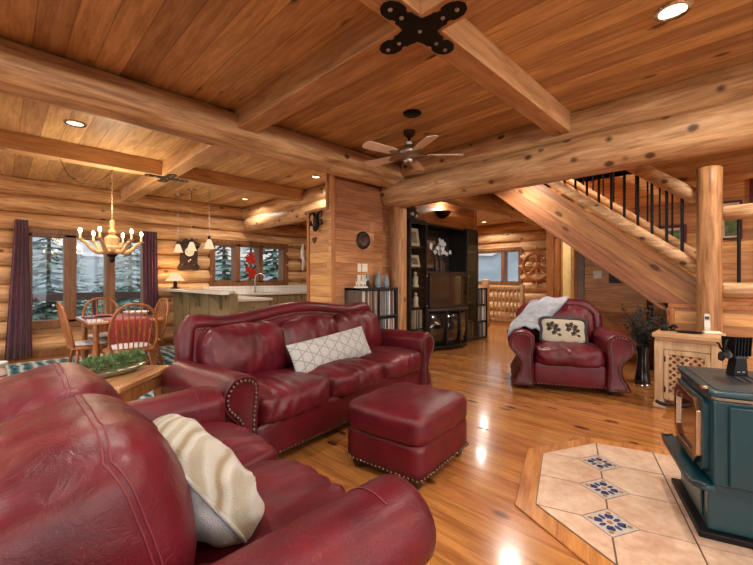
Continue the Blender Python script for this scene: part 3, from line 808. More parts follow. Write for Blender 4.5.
        if back == 'pillow':
            for y0 in (-0.62, -0.55, 0.40, 0.47):
                ln = cushion_seam(args[0], args[1], 4.6, args[3], kw['wr'], kw['seed'], kw['wscale'], kw['wdir'], y0)
                part('stitching', MB().tube(ln, 0.0022, 5, M=MM), M['stitch'], cu, smooth=180)
    return root

leather_seat('leather_sofa', 'long burgundy leather sofa with curved back, rolled arms and three cushions facing the ottoman', 'sofa', (2.05, 2.71, 0), R(8.2), 2.0, 3, 0.86, bh=0.93, camel=0.07)
arm_chair = leather_seat('leather_armchair', 'burgundy leather armchair with knitted throw, in front of the staircase', 'armchair', (4.66, 1.60, 0), R(-62.7), 0.66, 1, 0.92, bh=0.93, camel=0.07)
leather_seat('leather_loveseat', 'nearest burgundy leather loveseat with two fat back cushions, seen over its back', 'loveseat', (0.34, 1.44, 0), R(90), 1.16, 2, 1.03, back='pillow', seat_z=0.46, bh=0.86, camel=0.0, bc=(0.43, 0.40, 16, 0.03, 0.03), cush_d=0.86, arm_z=0.955)

arm_chair.scale = (1.06,1.04,1.0)
def ottoman():
    root = thing('leather_ottoman', 'burgundy leather ottoman with padded top standing before the long sofa', 'ottoman', (1.935, 1.63, 0), R(7))
    root.scale = (1.07,1.07,0.97)
    part('base', MB().cushion((0,0,0.165), (0.60,0.52,0.21), 16, n=10), M['leather'], root, smooth=180)
    part('cushion', MB().cushion((0,0,0.345), (0.625,0.545,0.18), 7, (0.01,0.01,0.035), 20, 0.009, 4, wscale=8, wdir=(0.7,1.5,1)), M['leather'], root, smooth=180)
    nm = MB()
    for sx, sy in ((0,-1),(0,1),(1,0),(-1,0)):
        k = 18
        for i in range(k+1):
            t = -0.285+0.57*i/k
            p = (t, sy*0.262, 0.078) if sy else (sx*0.302, t*0.86, 0.078)
            nm.sphere(p, 0.0085, 6)
    part('nailhead_trim', nm, M['nail'], root, smooth=180)
    for sx in (-1,1):
        for sy in (-1,1): part('foot', MB().lathe([(0.024,0),(0.034,0.015),(0.042,0.045),(0.036,0.07)], 14), M['bun'], root, loc=(sx*0.24, sy*0.2, 0))
ottoman()

# pillows and throw
p = MB().pillow(0.94, 0.285, 0.17, 22, 0.012, 2, 0.04)
o = tag(part('lumbar_pillow', p, M['lattice'], smooth=180), 'long grey lumbar pillow with a trellis pattern lying on the long sofa', 'pillow')
o.location = (2.10, 2.64, 0.575); o.rotation_euler = Matrix.Rotation(R(6), 4, 'Z').to_euler(); o.rotation_euler = (R(-24), R(-4), R(7))
def tapestry_pillow():
    root = thing('tapestry_pillow', 'cream tapestry pillow with two dark oak sprigs leaning in the armchair', 'pillow', (4.555, 1.565, 0.60), R(-62.7+4))
    root.rotation_euler = (R(-20), R(2), R(-60))
    part('cover', MB().cushion((0,0,0), (0.46,0.13,0.28), 6, (0.01,0.02,0.01), 18, 0.004, 5), M['tapestry'], root, smooth=180)
    fr = catmull([(-0.222,-0.04,-0.132),(0,-0.045,-0.135),(0.222,-0.04,-0.132),(0.226,-0.045,0),(0.222,-0.04,0.132),(0,-0.045,0.135),(-0.222,-0.04,0.132),(-0.226,-0.045,0)], 5, True)
    part('border', MB().tube(fr, 0.019, 8, True), M['tapestry_edge'], root, smooth=180)
    fn = cushion_map((0,0,0), (0.46,0.13,0.28), 6, (0.01,0.02,0.01), 0, 5, 6, (1,1,1))
    for sx in (-0.1, 0.1):
        mb = MB()
        def pt(u, v_):
            q = fn(Vector((max(-0.98,min(0.98,u/0.23)), -1, max(-0.98,min(0.98,v_/0.14))))); return (q.x, q.y-0.003, q.z)
        stem = [pt(sx-0.055+0.11*t, 0.055-0.11*t+0.015*math.sin(t*5)) for t in [i/8 for i in range(9)]]
        mb.tube(stem, 0.004, 5)
        for (dx, dz, a, s_) in ((-0.06,0.055,120,1),(-0.02,0.07,70,1),(0.02,0.045,30,1),(-0.05,0.01,200,1),(0.045,0.0,20,0.9),(0.0,-0.03,235,1),(0.06,-0.055,-30,0.6),(0.015,0.02,60,0.8)):
            lf = []
            for i in range(14):
                w_ = 2*PI*i/14; rr = (0.031+0.009*math.cos(5*w_))*s_
                lf.append((dx+sx+rr*math.cos(w_)*1.0*math.cos(R(a))-rr*0.7*math.sin(w_)*math.sin(R(a)), dz+rr*math.cos(w_)*math.sin(R(a))+rr*0.7*math.sin(w_)*math.cos(R(a))))
            top_ = [pt(u, v_) for u, v_ in lf]; bot = [(x, y+0.008, z) for x, y, z in top_]
            k = len(lf)
            mb.add(top_+bot, [tuple(range(k))]+[tuple(range(k, 2*k))[::-1]]+[(i, (i+1)%k, k+(i+1)%k, k+i) for i in range(k)])
        part('oak_sprig', mb, M['leafmotif'], root, smooth=0)
tapestry_pillow()
def ruched_pillow():
    root = thing('ruched_pillow', 'cream ruched pillow with tan ribbing leaning on the nearest loveseat cushion', 'pillow', (0.425, 1.19, 0.60))
    root.rotation_euler = (R(-36), R(20), R(78))
    part('cover', MB().cushion((0,0,0), (0.50,0.21,0.42), 2.7, (0,0.0,0), 26, 0.014, 8, wscale=8, wdir=(0.5,1,1.6)), M['ruche'], root, smooth=180)
    fr = []
    for k in range(64):
        q = 2*PI*k/64; c_, s_ = math.cos(q), math.sin(q); m_ = max(abs(c_),abs(s_)); u, v_ = c_/m_, s_/m_
        q_ = (abs(c_)**2.7+abs(s_)**2.7)**(-1/2.7); fr.append((c_*q_*0.252, 0.025, s_*q_*0.212))
    part('piping', MB().tube(fr, 0.006, 8, True), M['ruche'], root, smooth=180)
ruched_pillow()
def throw():
    # armchair-local control net: rows run from behind the back, over it, down to the arm; columns left to right
    rows = [
        [(-0.56,0.34,0.42),(-0.40,0.42,0.58),(-0.20,0.46,0.62),(0.07,0.46,0.64)],
        [(-0.50,0.30,0.66),(-0.34,0.36,0.86),(-0.14,0.38,0.935),(0.10,0.37,0.955)],
        [(-0.52,0.18,0.68),(-0.35,0.22,0.85),(-0.16,0.22,0.94),(0.09,0.21,0.96)],
        [(-0.56,0.02,0.665),(-0.42,0.06,0.71),(-0.27,0.08,0.80),(0.0,0.07,0.87)],
        [(-0.59,-0.16,0.635),(-0.46,-0.12,0.675),(-0.31,-0.06,0.69),(-0.16,-0.01,0.70)],
        [(-0.62,-0.30,0.55),(-0.50,-0.33,0.665),(-0.37,-0.30,0.668),(-0.235,-0.16,0.60)],
    ]
    cols = [catmull(r_, 7) for r_ in rows]
    P = list(zip(*[catmull([c_[j] for c_ in cols], 6) for j in range(len(cols[0]))]))
    Q = []
    for i, r_ in enumerate(P):
        Q.append([v+Vector((0.0,0.0,1))*(0.012*math.sin(j*0.9+i*0.15)+0.010*noise.noise(v*9)) for j, v in enumerate(r_)])
    o = tag(part('knit_throw', MB().grid(Q, 0.014), M['throw'], smooth=180, loc=(4.66,1.60,0), rot=(0,0,R(-62.7))), 'pale grey knitted throw draped over the armchair back and left arm', 'throw blanket')
throw()

# ------------------------------------------------------------------ end table with planter
def end_table():
    root = thing('end_table', 'oak end table with a planter on top, between loveseat and sofa', 'end table', (0.5, 2.93, 0), R(47))
    part('table_top', MB().bb(-0.29,0.29,-0.26,0.26,0.545,0.585), M['oak_top'], root, bevel=0.012, seg=3)
    part('apron', MB().bb(-0.25,0.25,-0.22,0.22,0.45,0.545), M['oak'], root, bevel=0.005)
    part('shelf', MB().bb(-0.24,0.24,-0.21,0.21,0.15,0.175), M['oak_top'], root, bevel=0.005)
    for sx in (-1,1):
        for sy in (-1,1): part('leg', MB().bb(sx*0.235-0.028,sx*0.235+0.028,sy*0.205-0.028,sy*0.205+0.028,0,0.545), M['oak'], root, bevel=0.006)
end_table()
def planter():
    root = thing('succulent_planter', 'long shallow glass planter full of green foliage on the end table', 'planter', (0.535, 2.93, 0.586), R(28))
    prof = []
    dish = MB().lathe([(0.12,0.0),(0.17,0.012),(0.2,0.035),(0.195,0.037),(0.165,0.018),(0.001,0.012)], 32, M=Matrix.Diagonal((1.15,0.45,1,1)))
    part('dish', dish, plain('smoky_glass_dish', (120,118,96), 0.12), root, smooth=60)
    g = MB(); rnd = random.Random(4)
    clumps = [(-0.15+0.0375*i, 0.028*math.sin(i*2.3), 0.066+0.014*math.sin(i*1.7), 0.056+0.009*math.cos(i*2.9)) for i in range(9)]
    for i in range(2600):
        cx, cy, cz, cr = clumps[i % 9]
        n_ = Vector((rnd.gauss(0,1),rnd.gauss(0,1),abs(rnd.gauss(0,1))-0.2)).normalized()
        b = Vector((cx,cy,cz))+n_*cr*rnd.uniform(0.55,1.0)
        d = (n_+Vector((rnd.uniform(-.7,.7),rnd.uniform(-.7,.7),rnd.uniform(-.3,.7)))).normalized(); tip = b+d*rnd.uniform(0.016,0.030)
        sd = d.orthogonal().normalized()*0.0042; sd.rotate(Matrix.Rotation(rnd.uniform(0,6.28),3,d)); mid = (b+tip)/2
        g.add([b, mid+sd, tip, mid-sd, mid+d.cross(sd).normalized()*0.002], [(0,1,4),(1,2,4),(2,3,4),(3,0,4)])
    part('foliage', g, M['leaf'], root, smooth=0)
planter()
# ------------------------------------------------------------------ dining area
o = tag(part('area_rug', MB().bb(-1.42,1.42,-1.7,1.7,0.002,0.012), M['rug'], bevel=0.004, loc=(0.82,5.7,0)), 'teal and white patterned rug under the dining table', 'rug')
def turned_leg(mb, p0, p1, r):
    p0 = Vector(p0); p1 = Vector(p1); ts = [0,.06,.12,.2,.24,.28,.45,.6,.7,.74,.78,.9,1]; rs = [.75,.8,.95,.7,1.0,.75,1.05,1.1,.8,1.05,.8,.7,.6]
    mb.tube([p0+(p1-p0)*t for t in ts], [r*q for q in rs], 10)
def dining_table():
    root = thing('dining_table', 'square oak dining table with turned legs by the big window', 'table', (1.04, 5.42, 0.012))
    part('table_top', MB().bb(-0.36,0.36,-0.45,0.45,0.70,0.73), plain('glossy_oak_top', (196,150,112), 0.09, coat=0.8), root, bevel=0.01)
    part('apron', MB().bb(-0.29,0.29,-0.38,0.38,0.61,0.70), M['oak_dark'], root, bevel=0.004)
    for sx in (-1,1):
        for sy in (-1,1):
            l = MB(); turned_leg(l, (sx*0.28,sy*0.37,0.70), (sx*0.28,sy*0.37,0.0), 0.035); part('leg', l, M['oak_dark'], root, smooth=60)
dining_table()
r = MB(); P = []
for i in range(12):
    x = -0.18+0.40*i/11; row = []
    for j, (y, z) in enumerate([(-0.458,-0.30),(-0.462,-0.2),(-0.462,-0.1),(-0.458,-0.01),(-0.44,0.004),(-0.3,0.004),(0,0.004),(0.3,0.004),(0.44,0.004)]):
        row.append((x, y-(0.006*math.sin(i*1.4) if j < 3 else 0), z))
    P.append(row)
r.grid(P, 0.003)
tag(part('table_runner', r, M['runner'], smooth=60, loc=(1.04,5.42,0.744)), 'brick red cloth runner hanging over the edge of the dining table', 'runner')
pm = thing('place_setting_mat', 'dark red place mat lying on the dining table', 'place mat', (0.86,5.56,0.744))
part('mat', MB().bb(-0.15,0.13,-0.13,0.13,0,0.004), plain('plum_mat', (92,52,62), 0.8), pm)
dish = tag(part('serving_dish', MB().lathe([(0.05,0.0),(0.10,0.012),(0.14,0.045),(0.135,0.048),(0.09,0.018),(0.001,0.012)], 24), M['white'], smooth=60, loc=(1.24,5.5,0.7485)), 'white serving dish on the dining table', 'dish')

def windsor():
    root = thing('windsor_chair', 'oak bow-back dining chair in front of the table with its back towards the sofa', 'chair', (0,0,0), 0, 'oak bow-back chairs round the dining table')
    O = M['oak_dark']
    s_ = MB(); s_.cushion((0,0,0.43), (0.45,0.43,0.045), 4, (0.01,0,0.0), 14); part('seat', s_, O, root, smooth=60)
    c_ = MB(); c_.cushion((0,-0.01,0.462), (0.38,0.36,0.03), 3, (0,0,0.01), 12); part('seat_pad', c_, plain('pale_seat_pad', (186,182,182), 0.85) if 'pad' not in M else M['pad'], root, smooth=180)
    for sx in (-1,1):
        for sy in (-1,1):
            l = MB(); turned_leg(l, (sx*0.15,sy*0.14,0.42), (sx*0.22,sy*0.21,0.0), 0.021); part('leg', l, O, root, smooth=60)
        st = MB(); turned_leg(st, (sx*0.19,-0.175,0.18), (sx*0.19,0.175,0.18), 0.013); part('stretcher', st, O, root, smooth=60)
    st = MB(); turned_leg(st, (-0.19,0,0.18), (0.19,0,0.18), 0.013); part('stretcher', st, O, root, smooth=60)
    def bk(x, z): return (x, 0.185+0.22*(z-0.45), z)
    bow = []
    for i in range(25):
        a = PI*i/24; x = 0.215*math.cos(a); bow.append(bk(math.copysign(abs(math.cos(a))**0.8*0.215, math.cos(a)), 0.56+0.37*math.sin(a)**0.75))
    path = [bk(0.185,0.44),bk(0.205,0.5)]+bow+[bk(-0.205,0.5),bk(-0.185,0.44)]
    part('bow', MB().tube(path, 0.0135, 8), O, root, smooth=60)
    for i in range(7):
        u = (i-3)/3.4; x1 = 0.19*u; zt = 0.56+0.37*(max(0.0,1-(abs(x1)/0.215)**2.2))**0.45
        sp = MB(); ts = [0,.1,.25,.42,.55,.62,.8,1]
        rs = [.006,.007,.0075,.013,.018,.008,.006,.005]
        sp.tube([bk(x1*(0.78+0.22*t), 0.45+(zt-0.45)*t) for t in ts], rs, 8); part('spindle', sp, O, root, smooth=60)
    return root
M['pad'] = plain('pale_seat_pad', (186,182,182), 0.85)
ch = windsor(); ch.location = (1.02,4.80,0.012); ch.rotation_euler = (0,0,R(178))
copy_tree(ch, None, 'oak bow-back dining chair seen side-on at the left end of the table', (0.77,5.40,0.012), R(92))
copy_tree(ch, None, 'oak bow-back dining chair behind the table with its back against the window', (1.02,5.99,0.012), R(4))
copy_tree(ch, None, 'oak bow-back dining chair at the right end of the table towards the kitchen bar', (1.25,5.41,0.012), R(-84))

def chandelier():
    cx, cy = 1.0, 5.575
    root = thing('chandelier', 'carved wooden chandelier with six candle lamps over the dining table', 'chandelier', (cx, cy, 1.47))
    b = MB().lathe([(0.02,0.0),(0.07,0.02),(0.10,0.05),(0.10,0.09),(0.072,0.11),(0.078,0.2),(0.05,0.225),(0.028,0.24),(0.045,0.27),(0.03,0.3),(0.022,0.31),(0.026,0.40),(0.02,0.42),(0.001,0.42)], 20, (0,0,0.03))
    part('body', b, M['antler'], root, smooth=50)
    part('finial', MB().lathe([(0.001,-0.075),(0.02,-0.06),(0.032,-0.03),(0.028,-0.005),(0.05,0.01),(0.05,0.03),(0.001,0.03)], 16), M['iron'], root, smooth=60)
    for k in range(6):
        a = 2*PI*k/6+R(-2); c_, s_ = math.cos(a), math.sin(a)
        arm = thing
        pts = catmull([(0.06*c_,0.06*s_,0.075),(0.14*c_,0.14*s_,0.055),(0.21*c_,0.21*s_,0.10),(0.26*c_,0.26*s_,0.165),(0.31*c_,0.31*s_,0.185)], 5)
        am = part('arm', MB().tube(pts, [0.030-0.014*i/(len(pts)-1) for i in range(len(pts))], 10), M['antler'], root, smooth=180)
        part('cup', MB().lathe([(0.012,0.0),(0.034,0.012),(0.036,0.02),(0.012,0.02)], 14, (0.31*c_,0.31*s_,0.185)), M['antler'], am, smooth=60)
        part('candle_sleeve', MB().cyl((0.31*c_,0.31*s_,0.2),(0.31*c_,0.31*s_,0.275),0.012), M['candle'], am)
        part('bulb', MB().sphere((0.31*c_,0.31*s_,0.30),0.017,10,(1,1,1.7)), M['bulb'], am, smooth=180)
    ch_ = MB(); zz = 0.45
    while zz < 1.06:
        ch_.tube([(0.009*math.cos(q) if int(zz*40)%2 else 0, 0 if int(zz*40)%2 else 0.009*math.cos(q), zz+0.0125+0.014*math.sin(q)) for q in [2*PI*i/8 for i in range(8)]], 0.0022, 5, True); zz += 0.0215
    part('chain', ch_, M['brass'], root, smooth=180)
    sw_ = catmull([(0,0,1.045),(-0.10,-0.02,0.93),(-0.28,-0.05,0.84),(-0.42,-0.08,0.90),(-0.50,-0.09,1.07)], 6)
    part('cord', MB().tube(sw_, 0.004, 6), M['brown'], root, smooth=180)
    L = bpy.data.lights.new('chandelier_lamp', 'POINT'); L.energy = 26; L.color = (1,0.74,0.46); L.shadow_soft_size = 0.2
    lo = bpy.data.objects.new('chandelier_lamp', L); COL.objects.link(lo); lo.parent = root; lo.location = (0,0,0.62)
chandelier()

def curtain(x0, x1, xb0, xb1, y, z0, z1, label):
    P = []
    for i in range(61):
        u = i/60; row = []
        for j in range(9):
            v = j/8; z = z1+(z0-z1)*v
            x = (x0+(x1-x0)*u)*(1-v)+(xb0+(xb1-xb0)*u)*v
            row.append((x, y+0.028*math.sin(u*2*PI*4.5+0.4*math.sin(v*3))*(0.6+0.5*v)+0.004*math.sin(u*37+v*2), z))
        P.append(row)
    return tag(part('curtain', MB().grid(P, 0.006), M['curtain'], smooth=180), label, 'curtain')
curtain(0.19, 0.335, 0.08, 0.385, 7.70, 0.03, 2.08, 'plum curtain hanging at the left edge of the dining window')
curtain(1.83, 2.06, 1.86, 2.09, 7.70, 0.03, 2.05, 'plum curtain hanging between the dining window and the kitchen bar')
def pot():
    root = thing('striped_pot', 'white pot with reddish stripes on the rug at the left edge', 'pot', (-0.03, 5.45, 0.012))
    part('body', MB().lathe([(0.07,0),(0.11,0.03),(0.12,0.12),(0.105,0.26),(0.095,0.30),(0.115,0.32),(0.115,0.34),(0.10,0.34),(0.09,0.30),(0.001,0.29)], 28), M['terrac'], root, smooth=50)
    for z in (0.13, 0.20): part('stripe', MB().lathe([(0.118-(z-0.12)*0.1,0),(0.121-(z-0.12)*0.1,0.0),(0.119-(z-0.10)*0.12,0.03),(0.112-(z-0.12)*0.1,0.03)], 28, (0,0,z)), M['potred'], root, smooth=60)
pot()

# ------------------------------------------------------------------ kitchen
def bar():
    root = thing('breakfast_bar', 'raised breakfast bar of washed pine with bracketed worktop beside the dining area', 'kitchen bar', (0,0,0))
    part('bar_top', MB().prism([(2.12,7.76),(2.12,5.05),(2.20,4.98),(2.5,5.45),(2.5,7.76)], 0.985, 1.025, 'xy'), M['stone_counter'], root, bevel=0.008)
    part('panel', MB().bb(2.36,2.46,5.36,7.76,0,0.985), M['green_cab'], root, bevel=0.004)
    for y in (5.62, 6.45, 7.3):
        part('bracket', MB().prism([(2.36,0.985),(2.15,0.985),(2.15,0.95),(2.22,0.93),(2.30,0.86),(2.33,0.76),(2.36,0.74)], y-0.02, y+0.02, 'xz'), M['green_cab'], root, bevel=0.004)
    for y in (5.42, 6.1, 6.95, 7.7): part('batten', MB().bb(2.345,2.36,y-0.035,y+0.035,0.0,0.985), M['green_cab'], root, bevel=0.003)
    part('end_post', MB().bb(2.34,2.47,5.30,5.37,0,0.985), M['green_cab'], root, bevel=0.005)
bar()
def cabinet(name, label, x0, x1, y0, y1, front, n, worktop=None):
    root = thing(name, label, 'kitchen cabinet', ((x0+x1)/2, (y0+y1)/2, 0))
    w, d = x1-x0, y1-y0
    part('body', MB().bb(-w/2,w/2,-d/2,d/2,0.1,0.865), M['green_cab'], root, bevel=0.003)
    part('plinth', MB().bb(-w/2+0.02,w/2-0.02,-d/2+0.05,d/2-0.02,0,0.1), M['black'], root)
    for i in range(n):
        a = -w/2+w*i/n+0.012; b = -w/2+w*(i+1)/n-0.012
        dr = part('drawer', MB().bb(a,b,-d/2-0.018,-d/2,0.69,0.85), M['green_cab'], root, bevel=0.004)
        part('knob', MB().sphere(((a+b)/2,-d/2-0.03,0.77),0.014,8), M['brown'], dr, smooth=180)
        do = part('door', MB().bb(a,b,-d/2-0.018,-d/2,0.13,0.67), M['green_cab'], root, bevel=0.004)
        part('knob', MB().sphere((b-0.04,-d/2-0.03,0.6),0.014,8), M['brown'], do, smooth=180)
    return root
cabinet('peninsula_cabinet', 'washed pine lower cabinet behind the raised bar, end facing the sofa', 2.47, 3.02, 5.40, 7.15, '-y', 1)
cabinet('sink_cabinet', 'washed pine base cabinets under the kitchen window', 3.0, 5.4, 7.20, 7.78, '-y', 4)
tag(part('worktop', MB().bb(2.47,3.06,5.36,7.14,0.866,0.905), M['stone_counter'], bevel=0.006), 'pale worktop of the peninsula just below the raised bar', 'worktop')
wt = MB(); slab(wt, 'x', 7.16, 7.775, 3.0, 5.4, 0.866, 0.905, ())
tag(part('worktop', wt, M['stone_counter'], bevel=0.006), 'pale worktop with the sink under the kitchen window', 'worktop')
tag(part('kitchen_sink', MB().prism([(3.75,7.3),(4.35,7.3),(4.35,7.62),(3.75,7.62)], 0.905, 0.912, 'xy'), M['steel'], bevel=0.003), 'steel sink rim set into the worktop under the kitchen window', 'sink')
f = thing('kitchen_faucet', 'gooseneck steel faucet at the kitchen sink before the window', 'faucet', (3.95,7.66,0.9125))
part('base', MB().lathe([(0.03,0),(0.03,0.02),(0.018,0.04),(0.001,0.04)], 16), M['steel'], f, smooth=50)
part('spout', MB().tube(catmull([(0,0,0.03),(0,0,0.25),(0.02,-0.02,0.36),(0.08,-0.08,0.41),(0.14,-0.14,0.36),(0.145,-0.145,0.32)],6), 0.014, 10), M['steel'], f, smooth=180)
part('lever', MB().tube([(0.0,0.0,0.08),(0.06,0.02,0.11)], 0.007, 8), M['steel'], f, smooth=180)
# stained glass flower in the middle kitchen pane
sg = thing('stained_glass_flowers', 'red stained glass flowers hanging in the middle kitchen window pane', 'window ornament', (3.915,7.80,1.18))
rnd = random.Random(3)
for (cx, cz, rr) in ((0.03,0.52,0.10),(-0.05,0.44,0.10),(0.06,0.40,0.08),(-0.04,0.22,0.11),(0.06,0.16,0.10),(0.02,0.08,0.08)):
    fm = MB(); poly = [(cx+rr*(0.72+0.28*math.cos(5*q))*math.cos(q), cz+rr*(0.72+0.28*math.cos(5*q))*math.sin(q)) for q in [2*PI*i/30 for i in range(30)]]
    fm.prism(poly, -0.004-rnd.random()*0.004, 0.004); part('petals', fm, M['red'], sg, smooth=0)
for (cx, cz, a) in ((0.09,0.28,40),(-0.1,0.32,140),(0.08,0.04,-30),(-0.09,0.1,200)):
    part('leaf', MB().prism([(cx+0.06*math.cos(q)*math.cos(R(a))-0.025*math.sin(q)*math.sin(R(a)), cz+0.06*math.cos(q)*math.sin(R(a))+0.025*math.sin(q)*math.cos(R(a))) for q in [2*PI*i/14 for i in range(14)]], -0.003, 0.003), M['leafdark'], sg, smooth=0)
part('stem', MB().tube([(0.0,0,0.0),(0.02,0,0.3),(0.0,0,0.6),(0,0,0.70)], 0.006, 6), M['iron'], sg)
bd = thing('driftwood_hanging', 'pale birch branch ornament hanging right of the kitchen window', 'wall ornament', (5.22,7.75,1.42))
rb = MB()
rb.tube([(0,0,0.0),(0.03,0,0.2),(-0.02,0,0.42),(0.02,0,0.62)], [0.025,0.04,0.045,0.03], 10); part('branch', rb, M['paper'], bd, smooth=180)
for k, (z, a) in enumerate(((0.1,1),(0.25,-1),(0.4,1))): part('twig', MB().tube([(0,0,z),(a*0.06,0,z+0.06)], [0.022,0.014], 8), M['paper'], bd, smooth=180)
# table lamp on the bar
tl = thing('table_lamp', 'small lit lamp with a cream shade at the far end of the breakfast bar', 'lamp', (2.3,7.48,1.025))
part('base', MB().lathe([(0.075,0),(0.075,0.015),(0.03,0.03),(0.035,0.10),(0.02,0.13),(0.012,0.17),(0.001,0.17)], 18), M['iron'], tl, smooth=50)
part('lamp_shade', MB().lathe([(0.165,0.14),(0.05,0.28),(0.045,0.285),(0.158,0.142)], 22), M['shade_glow'], tl, smooth=50)
L = bpy.data.lights.new('table_lamp_bulb', 'POINT'); L.energy = 9; L.color = (1,0.62,0.3); L.shadow_soft_size = 0.04
lo = bpy.data.objects.new('table_lamp_bulb', L); COL.objects.link(lo); lo.parent = tl; lo.location = (0.0,0,0.34)
for i, (x, y, lab) in enumerate(((2.34,7.45,'pendant lamp with cream glass shade over the bar, nearest the carved clock on its left'),(2.37,6.86,'pendant lamp with cream glass shade over the bar, hanging in front of the carved clock'),(2.41,6.20,'pendant lamp with cream glass shade over the bar, nearest the kitchen window'))):
    if i == 0:
        pd = thing('pendant_lamp', lab, 'pendant lamp', (x,y,CEIL), 0, 'pendant lamps over the breakfast bar')
        part('canopy', MB().lathe([(0.065,-0.022),(0.07,-0.005),(0.07,0),(0.001,0)], 20), M['steel'], pd, smooth=50)
        part('stem', MB().tube([(0,0,-0.02),(0,0,-0.86)], 0.005, 8), M['steel'], pd)
        part('socket', MB().lathe([(0.006,-0.84),(0.022,-0.86),(0.026,-0.91),(0.001,-0.91)], 14), M['brown'], pd, smooth=50)
        part('glass_shade', MB().lathe([(0.026,-0.905),(0.042,-0.94),(0.07,-1.03),(0.085,-1.05),(0.081,-1.053),(0.066,-1.033),(0.038,-0.945),(0.022,-0.91)], 22), M['shade_glow'], pd, smooth=50)
    else: copy_tree(pd, None, lab, (x,y,CEIL))
def clock():
    root = thing('carved_clock', 'dark carved wooden wall clock between the right curtain and the kitchen window', 'wall clock', (2.62,7.78,1.36))
    prof = [(-0.20,0.06),(-0.16,0.0),(-0.05,0.03),(0.05,0.03),(0.16,0.0),(0.20,0.06),(0.15,0.14),(0.15,0.42),(0.19,0.46),(0.22,0.54),(0.12,0.56),(0.06,0.62),(0.0,0.585),(-0.06,0.62),(-0.12,0.56),(-0.22,0.54),(-0.19,0.46),(-0.15,0.42),(-0.15,0.14)]
    part('case', MB().prism(prof, -0.09, 0.0), M['brown'], root, bevel=0.008)
    part('dial', MB().lathe([(0.001,0.012),(0.075,0.012),(0.085,0.0)], 24, M=Matrix.Translation((0,-0.09,0.36))@Matrix.Rotation(R(90),4,'X')), M['ivory'], root, smooth=30)
    part('carved_leaves', MB().sphere((-0.11,-0.09,0.48),0.06,10,(1.2,0.5,0.7)).sphere((0.11,-0.09,0.48),0.06,10,(1.2,0.5,0.7)).sphere((0,-0.09,0.54),0.05,10,(1,0.5,0.9)).sphere((-0.11,-0.08,0.12),0.05,10,(1,0.5,0.9)).sphere((0.11,-0.08,0.12),0.05,10,(1,0.5,0.9)), M['bun'], root, smooth=180)
    part('pendulum', MB().sphere((0,-0.095,0.18),0.035,12,(1,0.3,1)), M['brass'], root, smooth=180)
clock()

# stub wall ornaments
def skull():
    root = thing('ram_skull_ornament', 'dark metal ram skull with two bells on the end of the stub wall', 'wall ornament', (2.893,3.95,1.93))
    root.scale = (0.85,0.85,0.85)
    Rz = Matrix.Rotation(R(-90), 4, 'Z')
    part('skull', MB().cushion((0,-0.035,-0.02),(0.10,0.07,0.24),2.6,(0,0,0),10,M=Rz).cushion((0,-0.05,-0.11),(0.06,0.07,0.09),2.4,n=8,M=Rz), M['iron'], root, smooth=180)
    for s_ in (-1,1):
        pts = catmull([(s_*0.025,-0.035,0.07),(s_*0.06,-0.03,0.125),(s_*0.115,-0.03,0.135),(s_*0.15,-0.04,0.09),(s_*0.145,-0.055,0.045),(s_*0.115,-0.06,0.04)], 3)[:12]
        part('horn', MB().tube(pts, [0.026-0.0018*i for i in range(12)], 8, M=Rz), M['iron'], root, smooth=180)
        part('bell', MB().lathe([(0.001,0.04),(0.015,0.035),(0.022,0.0),(0.034,-0.04),(0.03,-0.042),(0.001,-0.03)], 14, M=Rz@Matrix.Translation((s_*0.135,-0.035,-0.015))), M['brown'], root, smooth=50)
skull()
ht = tag(part('hanging_heart', MB().prism([(0.0,-0.05),(0.045,0.0),(0.04,0.03),(0.02,0.04),(0.0,0.025),(-0.02,0.04),(-0.04,0.03),(-0.045,0.0)], 0, 0.012, 'yz', inset=0.004), M['brown'], loc=(2.89,4.03,1.70)), 'small dark heart ornament hanging under the ram skull', 'wall ornament')
tag(part('carved_plaque', MB().lathe([(0.001,0.022),(0.06,0.02),(0.075,0.03),(0.1,0.018),(0.105,0.03),(0.112,0.022),(0.115,0.0)], 36, M=Matrix.Rotation(R(90),4,'X')), M['brown'], smooth=40, loc=(3.354,3.6045,1.70)), 'round dark carved plaque on the panelled wall above the record shelf', 'wall plaque')
for (u, z, w_, lab) in ((3.29,1.345,0.06,'narrow white switch plate, upper one beside the double plate above the record shelf'),(3.385,1.345,0.10,'double white switch plate, upper one above the record shelf'),(3.285,1.20,0.06,'narrow white outlet plate close above the white animal ornament'),(3.38,1.20,0.10,'wide white outlet plate left of the grey bottles')):
    sp = thing('switch_plate', lab, 'switch plate', (u,3.6045,z))
    part('plate', MB().bb(-w_/2,w_/2,-0.007,0,-0.054,0.054), M['ivory'], sp, bevel=0.003)
    for i in range(2 if w_ > 0.09 else 1):
        x = (i-0.5)*0.044 if w_ > 0.09 else 0
        part('rocker', MB().bb(x-0.016,x+0.016,-0.011,-0.006,-0.03,0.03), M['white'], sp, bevel=0.002)

